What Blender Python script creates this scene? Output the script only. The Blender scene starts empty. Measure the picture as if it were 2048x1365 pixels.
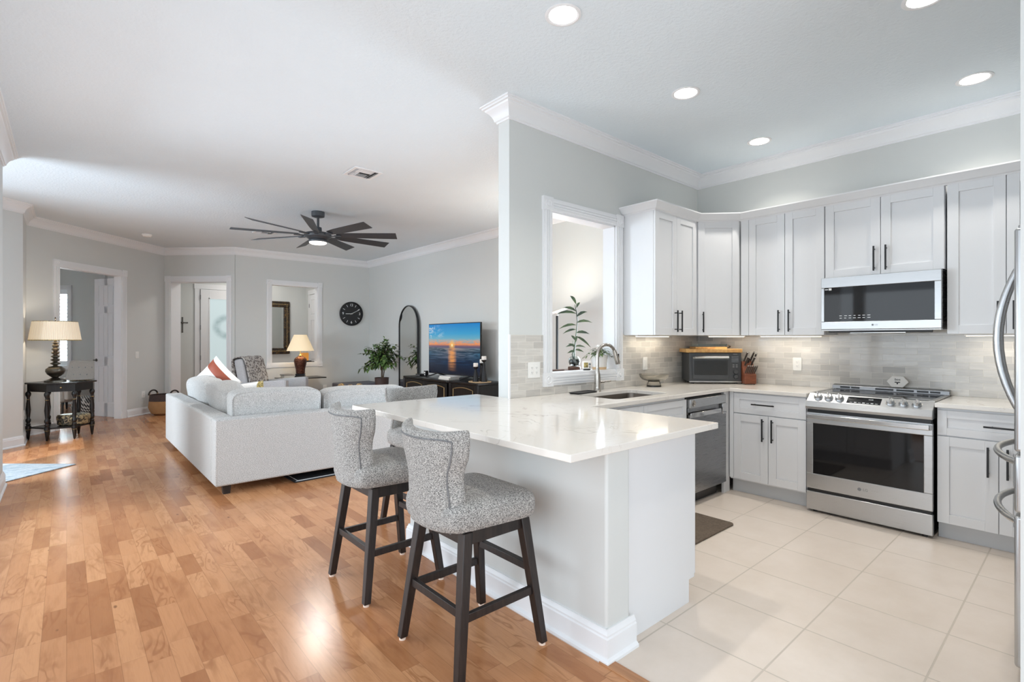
import bpy, bmesh, math, random
from mathutils import Vector, Matrix
random.seed(7)
PI = math.pi
sc = bpy.context.scene
C = sc.collection

# ---------------------------------------------------------------- camera
F_PX = 1019.0
cam_d = bpy.data.cameras.new('camera')
cam_d.sensor_fit = 'HORIZONTAL'; cam_d.sensor_width = 36.0
cam_d.lens = 36.0 * F_PX / 2048.0
cam_d.shift_y = -0.00122
cam_d.clip_start = 0.02; cam_d.clip_end = 100
cam = bpy.data.objects.new('camera', cam_d); C.objects.link(cam)
cam.location = (0, 0, 1.336)
cam.rotation_euler = (PI / 2, 0, math.radians(48.84 - 90.0))
sc.camera = cam

# ---------------------------------------------------------------- colour management, world
vs = sc.view_settings
vs.view_transform = 'Standard'; vs.look = 'None'; vs.gamma = 1.0; vs.use_curve_mapping = False
vs.exposure = 0.37
sc.cycles.use_denoising = True
sc.cycles.max_bounces = 10; sc.cycles.diffuse_bounces = 6; sc.cycles.glossy_bounces = 5
sc.cycles.transmission_bounces = 6; sc.cycles.sample_clamp_indirect = 6.0
world = bpy.data.worlds.new('world'); sc.world = world; world.use_nodes = True
wb = world.node_tree.nodes['Background']
wb.inputs[0].default_value = (0.80, 0.90, 1.0, 1); wb.inputs[1].default_value = 1.0

# ---------------------------------------------------------------- large lights (daylight at the windows, added fill lights)
def area(name, loc, rot, sx, sy, power, col=(1, 1, 1), spread=180, shape='RECTANGLE'):
    l = bpy.data.lights.new(name, 'AREA'); l.shape = shape; l.size = sx; l.size_y = sy
    l.energy = power; l.color = col; l.spread = math.radians(spread)
    o = bpy.data.objects.new(name, l); C.objects.link(o); o.location = loc; o.rotation_euler = rot
    return o
DAY = (0.84, 0.925, 1.0); DAY2 = (0.74, 0.875, 1.0)
area('daylight_side_windows', (-0.52, 2.6, 1.12), (PI / 2, 0, -PI / 2), 5.6, 1.95, 50, DAY)
area('daylight_patio_door', (0.9, -1.66, 1.12), (PI / 2 - .1, 0, 0), 2.5, 2.1, 38, DAY)
area('daylight_alcove_window', (-3.12, 6.65, 1.25), (PI / 2 - .12, 0, -PI / 2), 1.9, 2.0, 155, DAY2, 140)
area('living_room_fill_light', (5.06, 3.46, 1.05), (PI / 2 - .42, 0, PI / 2), .86, 1.5, 88, DAY2, 130)  # added fill behind the sink wall, brightens the far living room
area('daylight_study_window', (-0.205, 14.365, 1.6), (PI / 2, 0, math.radians(135)), 0.9, 1.6, 560, DAY)
area('foyer_fill_light', (3.1, 11.7, 3.03), (0, 0, 0), 0.5, 0.5, 16, (1, .97, .92))  # added fill without a fixture, out of view, to light the foyer
def spot(name, loc, target, power, angle, col=(1, 0.93, 0.84), blend=0.02, r=0.02):
    l = bpy.data.lights.new(name, 'SPOT'); l.energy = power; l.spot_size = math.radians(angle); l.spot_blend = blend
    l.shadow_soft_size = r; l.color = col
    o = bpy.data.objects.new(name, l); C.objects.link(o); o.location = loc
    o.rotation_euler = (Vector(target) - Vector(loc)).to_track_quat('-Z', 'Y').to_euler()
    return o
# sun beam through the alcove window
sd = Vector((0.72, 0.69, -0.42)).normalized()
spot('sunbeam', Vector((-3.2, 5.34, 1.73)) - sd * 8, (-3.2, 5.34, 1.73), 9000, 10, (1, .90, .78))

def point(name, loc, power, col, r=0.05):
    l = bpy.data.lights.new(name, 'POINT'); l.energy = power; l.color = col; l.shadow_soft_size = r
    o = bpy.data.objects.new(name, l); C.objects.link(o); o.location = loc
    return o

# ---------------------------------------------------------------- materials
def lin(c):
    return tuple(((v / 255.0) / 12.92 if v / 255.0 <= 0.04045 else ((v / 255.0 + 0.055) / 1.055) ** 2.4) for v in c[:3]) + (1.0,)
class NT:
    def __init__(s, name):
        s.m = bpy.data.materials.new(name); s.m.use_nodes = True
        s.t = s.m.node_tree; s.b = s.t.nodes['Principled BSDF']; s.tc = None
    def n(s, typ, ins=None, **kw):
        nd = s.t.nodes.new(typ)
        for k, v in kw.items(): setattr(nd, k, v)
        for k, v in (ins or {}).items(): s.set(nd.inputs[k], v)
        return nd
    def set(s, sock, v):
        if hasattr(v, 'is_output') or isinstance(v, bpy.types.NodeSocket): s.t.links.new(v, sock)
        else: sock.default_value = v
    def obj(s):
        if s.tc is None: s.tc = s.n('ShaderNodeTexCoord')
        return s.tc.outputs['Object']
    def sep(s, v=None):
        return s.n('ShaderNodeSeparateXYZ', {0: v if v is not None else s.obj()}).outputs
    def com(s, x=0.0, y=0.0, z=0.0):
        return s.n('ShaderNodeCombineXYZ', {0: x, 1: y, 2: z}).outputs[0]
    def ma(s, op, a, b=0.0, c=0.0, clamp=False):
        return s.n('ShaderNodeMath', {0: a, 1: b, 2: c}, operation=op, use_clamp=clamp).outputs[0]
    def map(s, v, sc_=(1, 1, 1), loc=(0, 0, 0), rot=(0, 0, 0)):
        return s.n('ShaderNodeMapping', {0: v, 1: loc, 2: rot, 3: sc_}).outputs[0]
    def noise(s, v, scale=5, detail=3, rough=.5, dist=0.0):
        return s.n('ShaderNodeTexNoise', {'Vector': v, 'Scale': scale, 'Detail': detail, 'Roughness': rough, 'Distortion': dist}).outputs[0]
    def mix(s, f, a, b, bt='MIX'):
        nd = s.n('ShaderNodeMix', data_type='RGBA', blend_type=bt)
        s.set(nd.inputs[0], f); s.set(nd.inputs[6], a); s.set(nd.inputs[7], b)
        return nd.outputs[2]
    def ramp(s, f, stops, interp='LINEAR'):
        nd = s.n('ShaderNodeValToRGB', {0: f}); cr = nd.color_ramp; cr.interpolation = interp
        while len(cr.elements) > 1: cr.elements.remove(cr.elements[-1])
        cr.elements[0].position = stops[0][0]; cr.elements[0].color = stops[0][1]
        for p, c in stops[1:]:
            e = cr.elements.new(p); e.color = c
        return nd.outputs[0]
    def mr(s, f, a, b, c=0.0, d=1.0):
        return s.n('ShaderNodeMapRange', {0: f, 1: a, 2: b, 3: c, 4: d}).outputs[0]
    def bump(s, h, strength=.2, dist=.01):
        nd = s.n('ShaderNodeBump', {'Height': h, 'Strength': strength, 'Distance': dist})
        s.t.links.new(nd.outputs[0], s.b.inputs['Normal'])
    def col(s, v): s.set(s.b.inputs['Base Color'], v)
    def ro(s, v): s.set(s.b.inputs['Roughness'], v)
W1 = (1, 1, 1, 1); K0 = (0, 0, 0, 1)
def pm(name, c, rough=.5, metal=0.0, var=.04, scale=6.0, bump=0.0, bscale=120, coat=0.0, spec=None, emit=None):
    """plain painted, metal or plastic surface with a little procedural unevenness"""
    m = NT(name); nz = m.noise(m.obj(), scale, 3)
    a = lin(c); lo = tuple(max(0, v * (1 - var)) for v in a[:3]) + (1,); hi = tuple(min(1, v * (1 + var)) for v in a[:3]) + (1,)
    m.col(m.mix(nz, lo, hi)); m.ro(rough); m.b.inputs['Metallic'].default_value = metal
    if bump: m.bump(m.noise(m.obj(), bscale, 2), bump, .002)
    if coat: m.b.inputs['Coat Weight'].default_value = coat; m.b.inputs['Coat Roughness'].default_value = .05
    if spec is not None: m.b.inputs['Specular IOR Level'].default_value = spec
    if emit:
        m.b.inputs['Emission Color'].default_value = lin(emit[0]); m.b.inputs['Emission Strength'].default_value = emit[1]
    return m.m
def mat_wood_floor():
    m = NT('oak_plank_floor'); x, y, z = m.sep()
    w = .0845; L = .46
    r = m.ma('DIVIDE', x, w); row = m.ma('FLOOR', r); fx = m.ma('FRACT', r)
    wn = m.n('ShaderNodeTexWhiteNoise', {1: row}, noise_dimensions='1D').outputs[0]
    yy = m.ma('DIVIDE', m.ma('ADD', y, m.ma('MULTIPLY', wn, 7.3)), L)
    # jitter board length a little
    yj = m.ma('ADD', yy, m.ma('MULTIPLY', m.ma('SINE', m.ma('ADD', m.ma('MULTIPLY', yy, 2.1), m.ma('MULTIPLY', row, 1.7))), .28))
    colm = m.ma('FLOOR', yj); fy = m.ma('FRACT', yj)
    idv = m.com(row, colm, 0.0)
    rnd = m.n('ShaderNodeTexWhiteNoise', {0: idv}, noise_dimensions='2D')
    rv = rnd.outputs[0]; rc = rnd.outputs[1]
    # grain : stretched along the board, different on every board
    off = m.n('ShaderNodeVectorMath', {0: rc, 1: (37.0, 53.0, 11.0)}, operation='MULTIPLY').outputs[0]
    base = m.n('ShaderNodeVectorMath', {0: m.obj(), 1: off}, operation='ADD').outputs[0]
    g1 = m.noise(m.map(base, (24, 2.6, 1)), 1.0, 4, .6, .8)
    g2 = m.noise(m.map(base, (7.5, 1.7, 1)), 1.0, 2, .5, 1.2)
    rings = m.ma('SINE', m.ma('MULTIPLY', g2, 46.0))
    rmask = m.mr(m.noise(m.map(base, (5, 2.2, 1), (3, 1, 0)), 1.0, 2), .46, .64)
    smoke = m.noise(m.map(base, (11, 3.2, 1), (8, 5, 0)), 1.0, 3, .6, .6)
    fine = m.noise(m.map(base, (170, 7, 1)), 1.0, 2, .6)
    kn = m.n('ShaderNodeTexVoronoi', {'Vector': m.map(base, (5.5, 2.6, .001)), 'Scale': 1.0}).outputs[0]
    c = m.ramp(rv, [(0, lin((160, 107, 70))), (.2, lin((180, 125, 85))), (.5, lin((190, 136, 95))), (.8, lin((199, 146, 104))), (1, lin((184, 130, 90)))])
    c = m.mix(m.ma('MULTIPLY', m.mr(rings, .2, 1.0, 0, .5), rmask), c, lin((138, 86, 52)))
    c = m.mix(m.mr(smoke, .50, .72, 0, .50), c, lin((146, 93, 58)))
    c = m.mix(m.mr(g1, .50, .75, 0, .32), c, lin((150, 97, 60)))
    c = m.mix(m.mr(fine, .45, .8, 0, .16), c, lin((136, 88, 56)))
    c = m.mix(m.mr(m.ma('ADD', kn, m.ma('MULTIPLY', m.ma('SUBTRACT', g1, .5), .12)), .012, .05, .7, 0), c, lin((92, 56, 36)))
    ed = m.ma('MAXIMUM', m.mr(m.ma('ABSOLUTE', m.ma('SUBTRACT', fx, .5)), .482, .5), m.mr(m.ma('ABSOLUTE', m.ma('SUBTRACT', fy, .5)), .4965, .5))
    c = m.mix(m.ma('MULTIPLY', ed, .55), c, lin((112, 74, 46)))
    m.col(c); m.ro(m.mr(g1, 0, 1, .19, .27)); m.b.inputs['Specular IOR Level'].default_value = .27
    return m.m
def mat_tile_floor():
    m = NT('beige_floor_tile'); x, y, z = m.sep(); s = .4435
    tx = m.ma('DIVIDE', m.ma('SUBTRACT', x, 2.121), s); ty = m.ma('DIVIDE', m.ma('SUBTRACT', y, 1.325), s)
    fx = m.ma('ABSOLUTE', m.ma('SUBTRACT', m.ma('FRACT', tx), .5)); fy = m.ma('ABSOLUTE', m.ma('SUBTRACT', m.ma('FRACT', ty), .5))
    g = m.ma('MAXIMUM', m.mr(fx, .4905, .4935), m.mr(fy, .4905, .4935))
    idv = m.com(m.ma('FLOOR', tx), m.ma('FLOOR', ty), 0.0)
    rv = m.n('ShaderNodeTexWhiteNoise', {0: idv}, noise_dimensions='2D').outputs[0]
    n1 = m.noise(m.obj(), 5, 5, .6)
    c = m.mix(m.mr(n1, .3, .7), lin((211, 198, 185)), lin((221, 209, 198)))
    c = m.mix(m.ma('MULTIPLY', rv, .35), c, lin((214, 201, 189)))
    c = m.mix(g, c, lin((192, 182, 170)))
    m.col(c); m.ro(m.mr(g, 0, 1, .30, .8)); m.b.inputs['Specular IOR Level'].default_value = .4
    m.bump(m.ma('MULTIPLY', g, -1.0), .35, .003)
    return m.m
def mat_backsplash(name, axis):
    """glazed glass subway tile, running bond; axis = object axis along the wall"""
    m = NT(name); o = m.sep(); u = o[axis]; z = o[2]
    h = .0508; w = .1524
    rz = m.ma('DIVIDE', m.ma('SUBTRACT', z, .914), h); row = m.ma('FLOOR', rz); fz = m.ma('ABSOLUTE', m.ma('SUBTRACT', m.ma('FRACT', rz), .5))
    ru = m.ma('ADD', m.ma('DIVIDE', u, w), m.ma('MULTIPLY', row, .5)); cu = m.ma('FLOOR', ru); fu = m.ma('ABSOLUTE', m.ma('SUBTRACT', m.ma('FRACT', ru), .5))
    g = m.ma('MAXIMUM', m.mr(fz, .468, .482), m.mr(fu, .4895, .494))
    rv = m.n('ShaderNodeTexWhiteNoise', {0: m.com(row, cu, 0.0)}, noise_dimensions='2D')
    c = m.ramp(rv.outputs[0], [(0, lin((186, 183, 178))), (.3, lin((203, 199, 193))), (.65, lin((214, 210, 203))), (1, lin((222, 219, 213)))])
    off = m.n('ShaderNodeVectorMath', {0: rv.outputs[1], 1: (9.0, 9.0, 9.0)}, operation='MULTIPLY').outputs[0]
    st = m.noise(m.n('ShaderNodeVectorMath', {0: m.map(m.com(u, 0.0, z), (5, 1, 45)), 1: off}, operation='ADD').outputs[0], 1, 3, .6, .6)
    c = m.mix(m.mr(st, .35, .7, .35, 0), c, lin((166, 163, 160)))
    c = m.mix(g, c, lin((226, 222, 214)))
    m.col(c); m.ro(m.mr(g, 0, 1, .10, .7)); m.b.inputs['Coat Weight'].default_value = .35
    m.bump(m.ma('ADD', m.ma('MULTIPLY', g, -1.0), m.ma('MULTIPLY', st, .25)), .3, .003)
    return m.m
def mat_quartz():
    m = NT('white_quartz'); o = m.obj()
    d = m.noise(o, 1.1, 4, .6, 1.0); d2 = m.noise(m.map(o, (1, 1, 1), (4, 7, 0)), 1.7, 5, .6, 1.4)
    v1 = m.mr(m.ma('ABSOLUTE', m.ma('SUBTRACT', d, .52)), 0, .009, 1, 0)
    v2 = m.mr(m.ma('ABSOLUTE', m.ma('SUBTRACT', d2, .47)), 0, .005, 1, 0)
    k = m.mr(m.noise(o, 2.3, 2), .48, .62)
    c = m.mix(m.noise(o, .9, 3), lin((226, 220, 212)), lin((236, 232, 226)))
    c = m.mix(m.ma('MULTIPLY', m.ma('MULTIPLY', v1, k), .55), c, lin((150, 140, 128)))
    c = m.mix(m.ma('MULTIPLY', m.ma('MULTIPLY', v2, m.ma('SUBTRACT', 1.0, k)), .30), c, lin((168, 152, 128)))
    m.col(c); m.ro(.10); m.b.inputs['Specular IOR Level'].default_value = .5
    return m.m
def mat_fabric(name, dark, light, scale, contrast=(.35, .65), bump=.35):
    m = NT(name); o = m.obj()
    n1 = m.noise(o, scale, 2, .7); n2 = m.noise(m.map(o, (1, 1, 3.0)), scale * .55, 2, .6); n3 = m.noise(o, scale * .12, 2)
    f = m.mr(m.ma('ADD', m.ma('MULTIPLY', n1, .6), m.ma('MULTIPLY', n2, .4)), contrast[0], contrast[1])
    c = m.mix(f, lin(dark), lin(light)); c = m.mix(m.mr(n3, .3, .7, 0, .12), c, lin(dark))
    m.col(c); m.ro(.95); m.b.inputs['Specular IOR Level'].default_value = .1; m.b.inputs['Sheen Weight'].default_value = .15
    m.bump(n1, bump, .003)
    return m.m
def mat_steel(name, c=(196, 197, 198), rough=.30, axis=(1, 1, 60)):
    m = NT(name); nz = m.noise(m.map(m.obj(), axis), 6, 2, .6)
    m.col(m.mix(nz, lin(tuple(v * .94 for v in c)), lin(c))); m.b.inputs['Metallic'].default_value = 1.0
    m.ro(m.mr(nz, .2, .8, rough - .05, rough + .06)); m.bump(nz, .03, .001)
    return m.m
def mat_dark_wood(name, a=(38, 31, 29), b=(62, 52, 49), rough=.45):
    m = NT(name); nz = m.noise(m.map(m.obj(), (40, 40, 3)), 1.5, 4, .6, .5)
    m.col(m.mix(m.mr(nz, .35, .65), lin(a), lin(b))); m.ro(rough); m.bump(nz, .12, .002)
    return m.m
def mat_light_wood(name, cols, sc_=(30, 3, 30), rough=.45, strips=0):
    m = NT(name); nz = m.noise(m.map(m.obj(), sc_), 1.5, 4, .6, .4)
    c = m.mix(m.mr(nz, .3, .7), lin(cols[0]), lin(cols[1]))
    if strips:
        x = m.sep()[0]
        rv = m.n('ShaderNodeTexWhiteNoise', {1: m.ma('FLOOR', m.ma('MULTIPLY', x, strips))}, noise_dimensions='1D').outputs[0]
        c = m.mix(m.ma('MULTIPLY', rv, .5), c, lin(cols[2]))
    m.col(c); m.ro(rough)
    return m.m
def mat_glass(name, c=(235, 240, 238), rough=.02, ior=1.45):
    m = NT(name); m.col(lin(c)); m.ro(m.mr(m.noise(m.obj(), 8, 2), 0, 1, rough, rough + .03)); m.b.inputs['Transmission Weight'].default_value = 1.0
    m.b.inputs['IOR'].default_value = ior
    return m.m
def mat_mirror():
    m = NT('mirror_glass'); nz = m.noise(m.obj(), 2, 2)
    m.col(m.mix(nz, lin((222, 226, 226)), lin((228, 231, 231)))); m.b.inputs['Metallic'].default_value = 1; m.ro(.015)
    return m.m
def mat_emit(name, c, s):
    m = NT(name); nz = m.noise(m.obj(), 3, 1)
    m.col(lin(c)); m.b.inputs['Emission Color'].default_value = lin(c)
    m.set(m.b.inputs['Emission Strength'], m.mr(nz, 0, 1, s * .97, s * 1.03))
    return m.m
def mat_ceiling():
    m = NT('ceiling_paint'); o = m.obj()
    m.col(m.mix(m.noise(o, 3, 3), lin((221, 230, 236)), lin((225, 234, 240)))); m.ro(.9)
    m.b.inputs['Specular IOR Level'].default_value = .1
    m.bump(m.noise(o, 42, 3, .6), .5, .008)
    return m.m
def mat_leopard():
    m = NT('leopard_knit'); o = m.obj()
    w = m.n('ShaderNodeVectorMath', {0: o, 1: m.n('ShaderNodeVectorMath', {0: m.n('ShaderNodeTexNoise', {'Vector': o, 'Scale': 14.0}).outputs[1], 1: (.05, .05, .05)}, operation='MULTIPLY').outputs[0]}, operation='ADD').outputs[0]
    v = m.n('ShaderNodeTexVoronoi', {'Vector': w, 'Scale': 27.0}).outputs[0]
    ring = m.mr(m.ma('ABSOLUTE', m.ma('SUBTRACT', v, .34)), .09, .14, 1, 0)
    core = m.mr(v, .2, .3, 1, 0)
    c = m.mix(core, lin((186, 182, 178)), lin((140, 130, 125))); c = m.mix(ring, c, lin((104, 98, 98)))
    m.col(c); m.ro(.95); m.bump(m.noise(o, 160, 2), .3, .003)
    return m.m
def mat_rug():
    m = NT('faded_blue_rug'); o = m.obj()
    n1 = m.noise(m.map(o, (3, 9, 1)), 2.0, 5, .7, .8); n2 = m.noise(o, 60, 2)
    c = m.ramp(n1, [(.3, lin((120, 142, 160))), (.45, lin((168, 182, 192))), (.55, lin((205, 210, 212))), (.7, lin((140, 158, 172)))])
    m.col(m.mix(m.mr(n2, .3, .7, 0, .3), c, lin((110, 120, 130)))); m.ro(.95); m.bump(n2, .3, .003)
    return m.m
def mat_wicker():
    m = NT('woven_seagrass'); x, y, z = m.sep()
    ang = m.ma('ARCTAN2', y, x)
    a = m.ma('SINE', m.ma('MULTIPLY', ang, 46.0)); b = m.ma('SINE', m.ma('MULTIPLY', z, 330.0))
    f = m.ma('MULTIPLY', a, b)
    c = m.mix(m.mr(f, -.7, .7), lin((128, 88, 52)), lin((206, 164, 116))); c = m.mix(m.mr(m.noise(m.obj(), 12, 3), .3, .7, 0, .4), c, lin((150, 104, 64)))
    m.col(c); m.ro(.85); m.bump(f, .5, .004)
    return m.m
def mat_gilt(name, base=(28, 24, 20), gold=(176, 142, 82), scale=28, thr=(.5, .58), rough=.4):
    m = NT(name); nz = m.noise(m.obj(), scale, 4, .6, 1.5)
    f = m.mr(nz, thr[0], thr[1]); m.col(m.mix(f, lin(base), lin(gold))); m.ro(rough); m.bump(nz, .3, .004)
    m.set(m.b.inputs['Metallic'], m.ma('MULTIPLY', f, .5))
    return m.m
def mat_pattern(name, a, b, scale):
    m = NT(name); x, y, z = m.sep()
    s = m.ma('MULTIPLY', m.ma('SINE', m.ma('MULTIPLY', m.ma('ADD', x, y), scale)), m.ma('SINE', m.ma('MULTIPLY', m.ma('ADD', z, m.ma('SUBTRACT', x, y)), scale)))
    m.col(m.mix(m.mr(s, -.1, .1), lin(a), lin(b))); m.ro(.9)
    return m.m
def mat_shade(name, c, e, s):
    m = NT(name); x, y, z = m.sep(); ang = m.ma('ARCTAN2', y, x)
    st = m.ma('SINE', m.ma('MULTIPLY', ang, 90.0))
    m.col(m.mix(m.mr(st, -1, 1), lin(tuple(v * .9 for v in c)), lin(c))); m.ro(.9)
    m.b.inputs['Emission Color'].default_value = lin(e)
    m.set(m.b.inputs['Emission Strength'], m.mr(st, -1, 1, s * .85, s))
    m.bump(st, .3, .004)
    return m.m
def mat_screen():
    """sunset over the sea, in the screen's own plane (x 0..1.45 from the viewer's left, z 0..0.83 up)"""
    m = NT('television_picture'); x, y, z = m.sep()
    u = m.ma('DIVIDE', x, 1.45); v = m.ma('DIVIDE', z, .825)
    sky = m.ramp(v, [(.52, lin((84, 92, 128))), (.58, lin((214, 132, 92))), (.66, lin((120, 176, 188))), (.8, lin((62, 160, 206))), (1, lin((20, 128, 200)))])
    cl = m.noise(m.map(m.com(u, v, 0.0), (6, 26, 1), (2, 3, 0)), 1.0, 6, .65, 1.6)
    band = m.ma('MULTIPLY', m.mr(v, .55, .60), m.mr(v, .62, .71, 1, 0))
    sky = m.mix(m.ma('MULTIPLY', m.mr(cl, .44, .56), band), sky, lin((244, 150, 84)))
    low = m.ma('MULTIPLY', m.mr(v, .51, .525), m.mr(v, .555, .59, 1, 0))
    sky = m.mix(m.ma('MULTIPLY', low, .8), sky, lin((84, 82, 112)))
    # white streak clouds upper left
    ci = m.noise(m.map(m.com(u, v, 0.0), (7, 9, 1), (0, 0, 0), (0, 0, -.9)), 1.0, 5, .7, 1.5)
    up = m.ma('MULTIPLY', m.mr(u, .02, .34, 1, 0), m.ma('MULTIPLY', m.mr(v, .70, .76), m.mr(v, .92, 1.0, 1, 0)))
    sky = m.mix(m.ma('MULTIPLY', m.mr(ci, .48, .62), up), sky, lin((236, 240, 240)))
    # sun
    du = m.ma('SUBTRACT', u, .485); dv = m.ma('MULTIPLY', m.ma('SUBTRACT', v, .575), .57)
    dd = m.ma('SQRT', m.ma('ADD', m.ma('MULTIPLY', du, du), m.ma('MULTIPLY', dv, dv)))
    sky = m.mix(m.mr(dd, .012, .07, .85, 0), sky, lin((255, 196, 96))); sky = m.mix(m.mr(dd, .008, .018, 1, 0), sky, lin((255, 240, 190)))
    sea = m.ramp(v, [(0, lin((8, 14, 28))), (.12, lin((16, 30, 52))), (.25, lin((20, 52, 84))), (.42, lin((58, 104, 132))), (.52, lin((112, 136, 150)))])
    wv = m.noise(m.map(m.com(u, m.ma('POWER', v, .6), 0.0), (3.2, 34, 1)), 1.0, 4, .6, 1.0)
    sea = m.mix(m.mr(wv, .42, .58, 0, .8), sea, lin((10, 24, 46)))
    gl = m.ma('MULTIPLY', m.mr(m.ma('ABSOLUTE', du), .02, .09, 1, 0), m.mr(v, .05, .3))
    sea = m.mix(m.ma('MULTIPLY', gl, m.mr(wv, .62, .42)), sea, lin((238, 160, 84)))
    gl2 = m.ma('MULTIPLY', m.mr(m.ma('ABSOLUTE', du), .1, .5, .4, 0), m.mr(v, .25, .5))
    sea = m.mix(m.ma('MULTIPLY', gl2, m.mr(wv, .55, .42)), sea, lin((196, 140, 104)))
    c = m.mix(m.mr(v, .52, .523), sea, sky)
    m.col(K0); m.ro(.12); m.set(m.b.inputs['Emission Color'], c); m.b.inputs['Emission Strength'].default_value = .72
    return m.m
def mat_door_glass():
    m = NT('frosted_door_glass'); x, y, z = m.sep()
    # soft wreath seen through the frosting
    dx = m.ma('SUBTRACT', x, .50); dz = m.ma('SUBTRACT', z, 1.62)
    r = m.ma('SQRT', m.ma('ADD', m.ma('MULTIPLY', dx, dx), m.ma('MULTIPLY', dz, dz)))
    f = m.ma('MULTIPLY', m.mr(m.ma('ABSOLUTE', m.ma('SUBTRACT', r, .20)), .02, .10, 1, 0), m.mr(m.noise(m.obj(), 9, 3), .3, .6, .4, 1))
    c = m.mix(m.ma('MULTIPLY', f, .55), lin((222, 240, 242)), lin((120, 150, 154)))
    m.col(m.mix(.75, c, K0)); m.ro(.3); m.set(m.b.inputs['Emission Color'], c); m.b.inputs['Emission Strength'].default_value = .50  # emission stands in for daylight coming through the glass
    return m.m
def mat_leaf(name, a, b):
    m = NT(name); nz = m.noise(m.obj(), 14, 2)
    m.col(m.mix(m.mr(nz, .35, .65), lin(a), lin(b))); m.ro(.4)
    m.b.inputs['Subsurface Weight'].default_value = 0.0
    return m.m
def mat_hammer(name, c):
    m = NT(name); v = m.n('ShaderNodeTexVoronoi', {'Vector': m.obj(), 'Scale': 60.0}).outputs[0]
    m.col(m.mix(v, lin(c), lin(tuple(min(255, k * 1.3) for k in c)))); m.ro(.3); m.b.inputs['Metallic'].default_value = .7; m.bump(v, .6, .01)
    return m.m

MT = {}
MT['wood_floor'] = mat_wood_floor(); MT['tile_floor'] = mat_tile_floor()
MT['splash_x'] = mat_backsplash('glass_subway_tile', 0); MT['splash_y'] = mat_backsplash('glass_subway_tile_range_side', 1)
MT['quartz'] = mat_quartz(); MT['ceiling'] = mat_ceiling()
MT['wall'] = pm('grey_wall_paint', (210, 212, 210), .7, var=.02, scale=2, bump=.05, bscale=160)
MT['trim'] = pm('white_trim_paint', (232, 233, 235), .4, var=.015)
MT['cab'] = pm('white_cabinet_paint', (226, 227, 229), .38, var=.012)
MT['kick'] = pm('toe_kick_paint', (205, 207, 209), .5, var=.02)
MT['black'] = pm('black_metal', (34, 34, 36), .4, .3, var=.1)
MT['blackplastic'] = pm('black_plastic', (28, 28, 30), .35, var=.1)
MT['steel'] = mat_steel('stainless_steel'); MT['steel_v'] = mat_steel('stainless_steel_upright', axis=(60, 60, 1))
MT['steel_dark'] = mat_steel('dark_stainless_steel', (150, 151, 153), .28)
MT['nickel'] = mat_steel('brushed_nickel', (190, 184, 176), .26, (40, 40, 2))
MT['chrome'] = mat_steel('polished_steel', (214, 214, 214), .12)
MT['blackglass'] = pm('black_glass', (20, 20, 22), .05, var=.1, coat=.2)
MT['ovenglass'] = pm('oven_glass', (24, 24, 26), .04, var=.1, coat=.1, spec=.4)
MT['sofa'] = mat_fabric('light_grey_linen', (140, 139, 137), (209, 207, 204), 190, (.36, .60), .45)
MT['stool'] = mat_fabric('heather_grey_tweed', (70, 69, 68), (212, 209, 204), 300, (.40, .62), .5)
MT['piping'] = mat_fabric('grey_piping_cord', (92, 92, 94), (140, 140, 140), 200)
MT['espresso'] = mat_dark_wood('espresso_wood', (24, 19, 18), (46, 37, 34)); MT['ebony'] = mat_dark_wood('ebonised_wood', (14, 13, 13), (30, 28, 28), .28)
MT['pad'] = pm('felt_pad', (226, 206, 190), .9)
MT['armchair'] = mat_fabric('pale_grey_upholstery', (160, 161, 164), (198, 199, 202), 160)
MT['cream_fabric'] = mat_fabric('cream_tufted_fabric', (204, 197, 188), (238, 233, 226), 140)
MT['white_fabric'] = mat_fabric('white_pillow_cotton', (222, 221, 219), (246, 245, 243), 90)
MT['rust'] = pm('rust_leather', (150, 72, 48), .55, var=.15, scale=14)
MT['gold_fabric'] = mat_gilt('gold_brocade', (96, 84, 44), (206, 186, 120), 60, (.4, .55), .6)
MT['leopard'] = mat_leopard(); MT['rug'] = mat_rug(); MT['wicker'] = mat_wicker()
MT['gilt_box'] = mat_gilt('gilded_lacquer', (34, 31, 28), (172, 156, 122), 22, (.46, .54))
MT['gilt_frame'] = mat_gilt('antique_gilt_frame', (34, 26, 20), (150, 112, 62), 34, (.55, .66))
MT['gold'] = pm('brass', (188, 164, 118), .35, .8, var=.1)
MT['pewter'] = pm('dark_pewter', (98, 93, 84), .28, .9, var=.25, scale=10)
MT['brownlamp'] = mat_hammer('brown_glazed_ceramic', (74, 44, 32))
MT['shade_l'] = mat_shade('pleated_cream_shade', (242, 230, 210), (255, 226, 184), .22)
MT['shade_r'] = mat_shade('pleated_ivory_shade', (244, 230, 204), (255, 220, 164), .34)
MT['mirror'] = mat_mirror(); MT['glass'] = mat_glass('clear_glass'); MT['smokeglass'] = mat_glass('smoked_glass', (226, 224, 219), .10)
MT['screen'] = mat_screen(); MT['doorglass'] = mat_door_glass()
MT['fan'] = pm('graphite_fan_metal', (70, 74, 79), .45, .2, var=.06)
MT['lens'] = mat_emit('lit_lens', (255, 252, 246), 5.0); MT['led'] = mat_emit('led_strip', (255, 240, 214), 3.0)
MT['fanlens'] = mat_emit('fan_light_lens', (255, 250, 242), 1.6)
MT['candle'] = pm('white_wax', (240, 238, 232), .5, var=.02)
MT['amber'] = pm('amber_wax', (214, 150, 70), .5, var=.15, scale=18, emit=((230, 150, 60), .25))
MT['bamboo_board'] = mat_light_wood('bamboo_board', ((196, 150, 88), (222, 182, 122), (168, 116, 62)), (30, 30, 30), .45, 38)
MT['cherry'] = mat_light_wood('cherry_block', ((104, 55, 36), (142, 82, 56)), (6, 6, 40), .4)
MT['walnut'] = mat_light_wood('walnut_ledge', ((70, 46, 36), (104, 72, 54)), (4, 40, 40), .4)
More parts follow.
